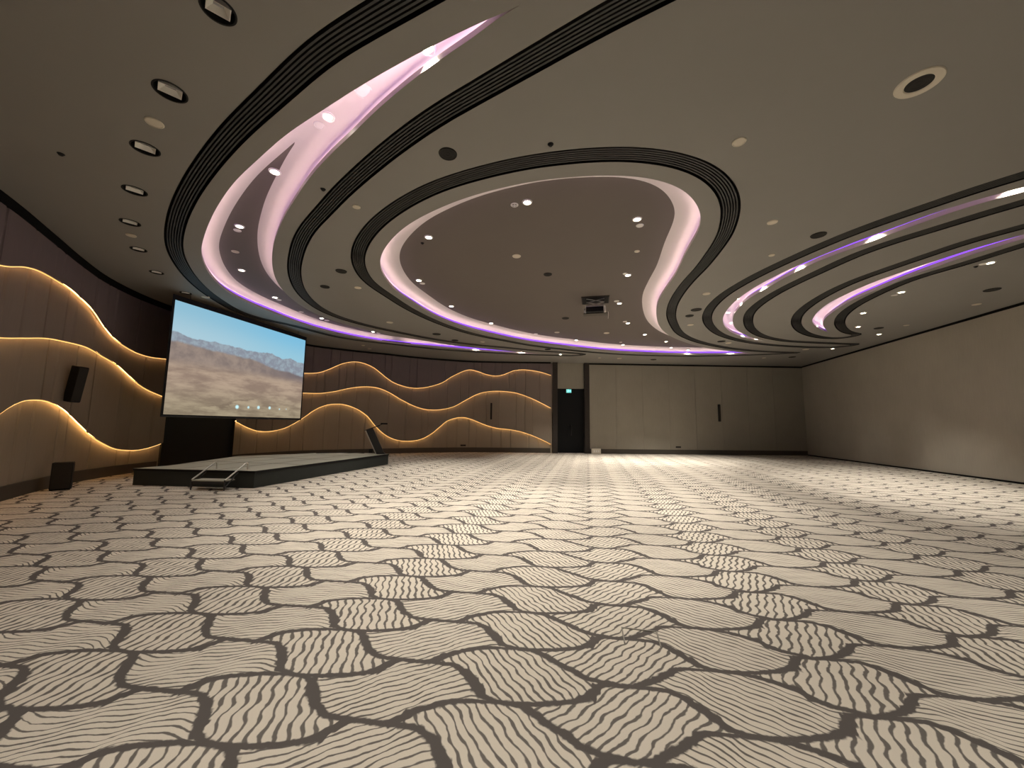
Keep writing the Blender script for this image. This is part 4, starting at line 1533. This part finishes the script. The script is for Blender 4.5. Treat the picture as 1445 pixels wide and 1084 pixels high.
# steps with two low curved rails
dS = (STa[1] - STa[0]) / np.linalg.norm(STa[1] - STa[0])
nS = np.array([dS[1], -dS[0]])                  # towards the camera
tl = at((249, 680.5), 0.22)[:2]
tr = at((299, 681.5), 0.22)[:2]
sc_ = (tl + tr) / 2
along = float(np.dot(sc_ - STa[0], dS))
wid = float(np.dot(tr - tl, dS))
base = STa[0] + dS * along
steps = thing('stage_steps', 'short black step with two low curved steel rails at the stage front', 'steps', (base[0], base[1], 0), atan2(dS[1], dS[0]))
bm = bmesh.new()
box(bm, (0, -0.26, 0.205), (wid, 0.30, 0.03), bev=0.006)
obj('tread', bm, M['stage_top'], steps)
bm = bmesh.new()
box(bm, (0, -0.395, 0.165), (wid, 0.02, 0.055))
box(bm, (0, -0.26, 0.18), (wid - 0.04, 0.26, 0.02))
obj('tread_frame', bm, M['black_metal'], steps)
for k in (-1, 1):
    x = k * wid / 2
    pts = [(x, -0.40, 0.22), (x, -0.22, 0.32), (x, 0.02, 0.455), (x, 0.16, 0.535)]
    for i in range(7):
        a_ = pi / 2 * i / 6
        pts.append((x, 0.20 + 0.05 * sin(a_), 0.50 + 0.05 * cos(a_) + 0.0))
    pts += [(x, 0.25, 0.46), (x, 0.25, SZ + 0.004)]
    bm = bmesh.new()
    tube(bm, pts, 0.016, 10)
    obj('rail', bm, M['steel'], steps)
    bm = bmesh.new()
    tube(bm, [(x, -0.40, 0.23), (x, -0.405, 0.0)], 0.015, 8)
    obj('leg', bm, M['black_metal'], steps)
    bm = bmesh.new()
    tube(bm, [(x, -0.40, 0.05), (x, -0.03, 0.36)], 0.013, 8)
    obj('brace', bm, M['black_metal'], steps)

# lectern (side view: leaning column, sloping top)
lb = at((534.5, 640.5), SZ)
va = atan2(lb[1], lb[0]) - pi / 2               # local y looks away from the camera
lec = thing('lectern', 'black leaning lectern with sloping top at the right end of the stage', 'lectern', (lb[0], lb[1], SZ + 0.003), va + 0.0)
SX = 0.0286                                     # metres per pixel at the lectern


def prism(bm, prof, y0, y1):
    A = [bm.verts.new((x, y0, z)) for x, z in prof]
    B = [bm.verts.new((x, y1, z)) for x, z in prof]
    bm.faces.new(A)
    bm.faces.new(B[::-1])
    for i in range(len(prof)):
        j = (i + 1) % len(prof)
        bm.faces.new((A[i], A[j], B[j], B[i]))


bm = bmesh.new()
prism(bm, [(-0.08, 0.0), (0.20, 0.0), (0.14, 0.14), (-0.25, 0.96), (-0.50, 0.90)], -0.17, 0.17)
obj('column', bm, M['black_metal'], lec)
bm = bmesh.new()
prism(bm, [(-0.115, 0.0), (-0.082, 0.0), (-0.502, 0.89), (-0.535, 0.885)], -0.22, 0.22)
obj('front_panel', bm, M['steel'], lec)
bm = bmesh.new()
prism(bm, [(-0.545, 0.885), (-0.52, 0.87), (0.0, 1.05), (0.0, 1.085), (-0.03, 1.085)], -0.27, 0.27)
obj('reading_top', bm, M['black_metal'], lec)
bm = bmesh.new()
box(bm, (0.14, 0, 1.135), (0.25, 0.20, 0.055), bev=0.01)
tube(bm, [(-0.02, 0, 1.07), (0.05, 0, 1.11), (0.10, 0, 1.13)], 0.012, 8)
obj('monitor', bm, M['black'], lec)
bm = bmesh.new()
box(bm, (0.08, 0, 0.012), (0.30, 0.44, 0.024), bev=0.006)
obj('foot', bm, M['black_metal'], lec)
# small black box on the stage beside the lectern
pb = at((525.0, 639.2), SZ)
mon = thing('equipment_box', 'small black box on the stage at the left foot of the lectern', 'box', (pb[0], pb[1], SZ), va)
bm = bmesh.new()
box(bm, (-0.05, 0.05, 0.075), (0.14, 0.2, 0.145), bev=0.012)
obj('body', bm, M['black'], mon)
bm = bmesh.new()
cyl(bm, (-0.05, -0.055, 0.075), 0.05, 0.012, 18, rot=Matrix.Rotation(pi / 2, 4, 'X'))
obj('grille', bm, M['grille'], mon)
# loose cable along the back of the stage
cb = [at((p[0], p[1] + 0.9), SZ + 0.018) for p in ((446, 638.6), (462, 638.2), (480, 637.8), (492, 638.3), (504, 638.0), (514, 638.6))]
bm = bmesh.new()
tube(bm, [tuple(q) for q in catmull(cb, 6)], 0.013, 8)
tag(obj('cable', bm, M['rubber']), 'dark cable lying along the back edge of the stage towards the lectern', 'cable')

# ------------------------------------------------------------------ loudspeakers and small wall things


def boxy_speaker(name, label, loc, rz, w, d, hgt, tilt=0.0, group=None, feet=False, bracket=0.0):
    t = thing(name, label, 'speaker', loc, rz, group)
    R = Matrix.Rotation(tilt, 4, 'X')
    T = Matrix.Translation((0, 0, hgt / 2)) @ R
    def place(bm):
        for v in bm.verts:
            v.co = T @ v.co
    bm = bmesh.new()
    box(bm, (0, 0, 0), (w, d, hgt), bev=min(0.015, w * 0.12))
    place(bm)
    obj('cabinet', bm, M['black'], t)
    bm = bmesh.new()
    box(bm, (0, -d / 2 - 0.004, 0), (w * 0.9, 0.01, hgt * 0.94))
    place(bm)
    obj('grille', bm, M['grille'], t)
    if feet:
        for sx in (-1, 1):
            for sy in (-1, 1):
                bm = bmesh.new()
                cyl(bm, (sx * w * .4, sy * d * .4, 0.012 - hgt / 2 - 0.02), 0.025, 0.024, 12)
                place(bm)
                obj('foot', bm, M['rubber'], t)
    if bracket:
        bm = bmesh.new()
        tube(bm, [(0, d / 2 - 0.01, hgt * 0.55), (0, d / 2 + bracket, hgt * 0.55)], 0.02, 8)
        box(bm, (0, d / 2 + bracket, hgt * 0.55), (0.10, 0.012, 0.16))
        obj('bracket', bm, M['black_metal'], t)
    return t


# wall speaker on the left wave wall
s, z0 = wl_hit((108, 572))
_, z1 = wl_hit((112, 519))
p, nn = wl_at(s)
d_ = ray((110, 560))
q_ = p + nn * -0.06
o = q_ * 0.967
rzs = atan2(nn[1], nn[0]) + pi / 2
boxy_speaker('wall_speaker', 'black tilted loudspeaker bracketed on the left wavy wall', (o[0], o[1], z0 + 0.06), rzs - 0.55, 0.20, 0.22, (z1 - z0) * 0.93, 0.16, bracket=0.10)
# subwoofer on the floor
q0, q1 = at((67.5, 694.5), 0), at((99, 690.5), 0)
cw = (q0 + q1) / 2
s, _ = wl_hit((84, 690))
p, nn = wl_at(s)
rz = atan2(q1[1] - q0[1], q1[0] - q0[0])
rz = atan2(cw[1], cw[0]) - pi / 2 - 0.12
wsub = abs(float((q1 - q0)[0] * cos(rz) + (q1 - q0)[1] * sin(rz)))
back = np.array([-sin(rz), cos(rz)]) * 0.13
hs = EYE - (EYE - 0.0) * 0 + 0
dsub = ray((84, 653))
zsub = EYE + dsub[2] * hypot(*(cw[:2])) / hypot(dsub[0], dsub[1])
boxy_speaker('floor_speaker', 'black box loudspeaker standing on the carpet at the foot of the left wall', (cw[0] + back[0], cw[1] + back[1], 0.02), rz, wsub * 1.1, 0.24, zsub - 0.02, feet=True)
# slim column speakers
s, za = wl_hit((693, 592))
_, zb_ = wl_hit((693, 569))
p, nn = wl_at(s)
o = p + nn * 0.11
boxy_speaker('column_speaker', 'slim dark column speaker on the wavy wall between the lower light strips', (o[0], o[1], za), atan2(nn[1], nn[0]) + pi / 2, 0.10, 0.11, zb_ - za, group='slim column speakers')
u, za = far_u((1014.5, 595))
_, zb_ = far_u((1014.5, 571))
o = far_p(u, 0.08)
boxy_speaker('column_speaker', 'slim dark column speaker alone on the plain far wall', (o[0], o[1], za), aF, 0.11, 0.11, zb_ - za, group='slim column speakers')


def socket(label, loc, rz):
    t = thing('wall_socket', label, 'socket', loc, rz, 'low wall sockets')
    bm = bmesh.new()
    box(bm, (0, 0, 0), (0.30, 0.016, 0.09), bev=0.004)
    obj('plate', bm, M['frame'], t)
    for x in (-0.09, 0.0, 0.09):
        bm = bmesh.new()
        cyl(bm, (x, -0.009, 0), 0.026, 0.008, 16, rot=Matrix.Rotation(pi / 2, 4, 'X'))
        obj('outlet', bm, M['black'], t)


s, z = wl_hit((654, 628.8))
p, nn = wl_at(s)
o = p + nn * -0.148
socket('low dark socket plate on the wavy wall, left of the doorway', (o[0], o[1], z), atan2(nn[1], nn[0]) + pi / 2)
u, z = far_u((957, 631))
o = far_p(u, 0.03)
socket('low dark socket plate on the plain far wall, under the column speaker', (o[0], o[1], z), aF)
# pale box at the foot of the far wall
u, z = far_u((840, 633))
o = far_p(u, 0.18)
t = thing('floor_power_box', 'pale box on the floor at the foot of the far wall, right of the doorway', 'box', (o[0], o[1], 0), aF)
bm = bmesh.new()
box(bm, (0, 0, 0.145), (0.50, 0.2, 0.28), bev=0.012)
obj('body', bm, M['beige'], t)
bm = bmesh.new()
for x in (-0.12, 0.0, 0.12):
    box(bm, (x, -0.103, 0.15), (0.07, 0.008, 0.1), bev=0.003)
obj('socket_row', bm, M['white'], t)
# floor outlet frame set in the carpet
q = [at(p_, 0.0)[:2] for p_ in ((881.5, 908), (877.5, 886.5), (926.8, 892.5), (932.3, 913.5))]
fb = thing('floor_outlet', 'thin metal frame of a floor outlet set in the carpet near the camera', 'floor outlet', (q[1][0], q[1][1], 0))
for i in range(3):
    p0, p1 = q[i] - q[1], q[i + 1] - q[1]
    d = p1 - p0
    bm = bmesh.new()
    c = (p0 + p1) / 2
    box(bm, (c[0], c[1], 0.004), (np.linalg.norm(d) + 0.009, 0.010, 0.008), Matrix.Rotation(atan2(d[1], d[0]), 4, 'Z'), bev=0.002)
    obj('frame_bar', bm, M['brass'], fb)

# ------------------------------------------------------------------ ceiling projector on its scissor lift
pc = cove_at(1, (840, 423))
ztop = pc[2]
pj = thing('ceiling_projector', 'black projector hanging on a scissor lift from the central cove', 'projector', (pc[0], pc[1], ztop), atan2(pc[1], pc[0]) - pi / 2)
bm = bmesh.new()
box(bm, (0, 0, -0.008), (0.80, 0.66, 0.016))
obj('lift_well_shade', bm, M['black'], pj)  # flat black slab, the dark inside of the lift opening put into colour
bm = bmesh.new()
for x0, x1, y0, y1 in ((-.42, .42, -.35, -.33), (-.42, .42, .33, .35), (-.42, -.40, -.35, .35), (.40, .42, -.35, .35)):
    box(bm, ((x0 + x1) / 2, (y0 + y1) / 2, -0.012), (x1 - x0, y1 - y0, 0.024))
obj('well_rim', bm, M['frame'], pj)
for y in (-0.16, 0.16):
    for k, (z0, z1) in enumerate(((-0.02, -0.14), (-0.14, -0.26))):
        for sgn in (-1, 1):
            bm = bmesh.new()
            tube(bm, [(sgn * 0.27, y + sgn * 0.012, z0), (-sgn * 0.27, y + sgn * 0.012, z1)], 0.011, 6)
            obj('scissor_arm', bm, M['steel'], pj)
bm = bmesh.new()
box(bm, (0, 0, -0.27), (0.60, 0.42, 0.02))
box(bm, (-0.30, 0, -0.35), (0.02, 0.3, 0.16))
box(bm, (0.29, -0.02, -0.35), (0.05, 0.3, 0.17))
obj('cradle', bm, M['white'], pj)
bm = bmesh.new()
box(bm, (-0.02, -0.02, -0.365), (0.52, 0.44, 0.155), bev=0.015)
obj('body', bm, M['black'], pj)
bm = bmesh.new()
cyl(bm, (-0.30, -0.06, -0.365), 0.06, 0.10, 20, rot=Matrix.Rotation(pi / 2, 4, 'Y'))
obj('lens', bm, M['glass'], pj)
bm = bmesh.new()
box(bm, (0, 0.05, -0.458), (0.74, 0.26, 0.022), bev=0.004)
obj('ceiling_lid', bm, M['base'], pj)
bm = bmesh.new()
tube(bm, [(0.38, -0.2, -0.46), (0.385, -0.2, -0.56), (0.375, -0.2, -0.68)], 0.006, 6)
obj('cable', bm, M['white'], pj)

# ------------------------------------------------------------------ world and view
w = bpy.data.worlds.new('world')
SC.world = w
w.use_nodes = True
w.node_tree.nodes['Background'].inputs[0].default_value = (0.0, 0.0, 0.0, 1)
SC.view_settings.view_transform = 'Standard'
SC.view_settings.look = 'None'
SC.view_settings.gamma = 1.0
SC.view_settings.use_curve_mapping = False
SC.view_settings.exposure = 0.0
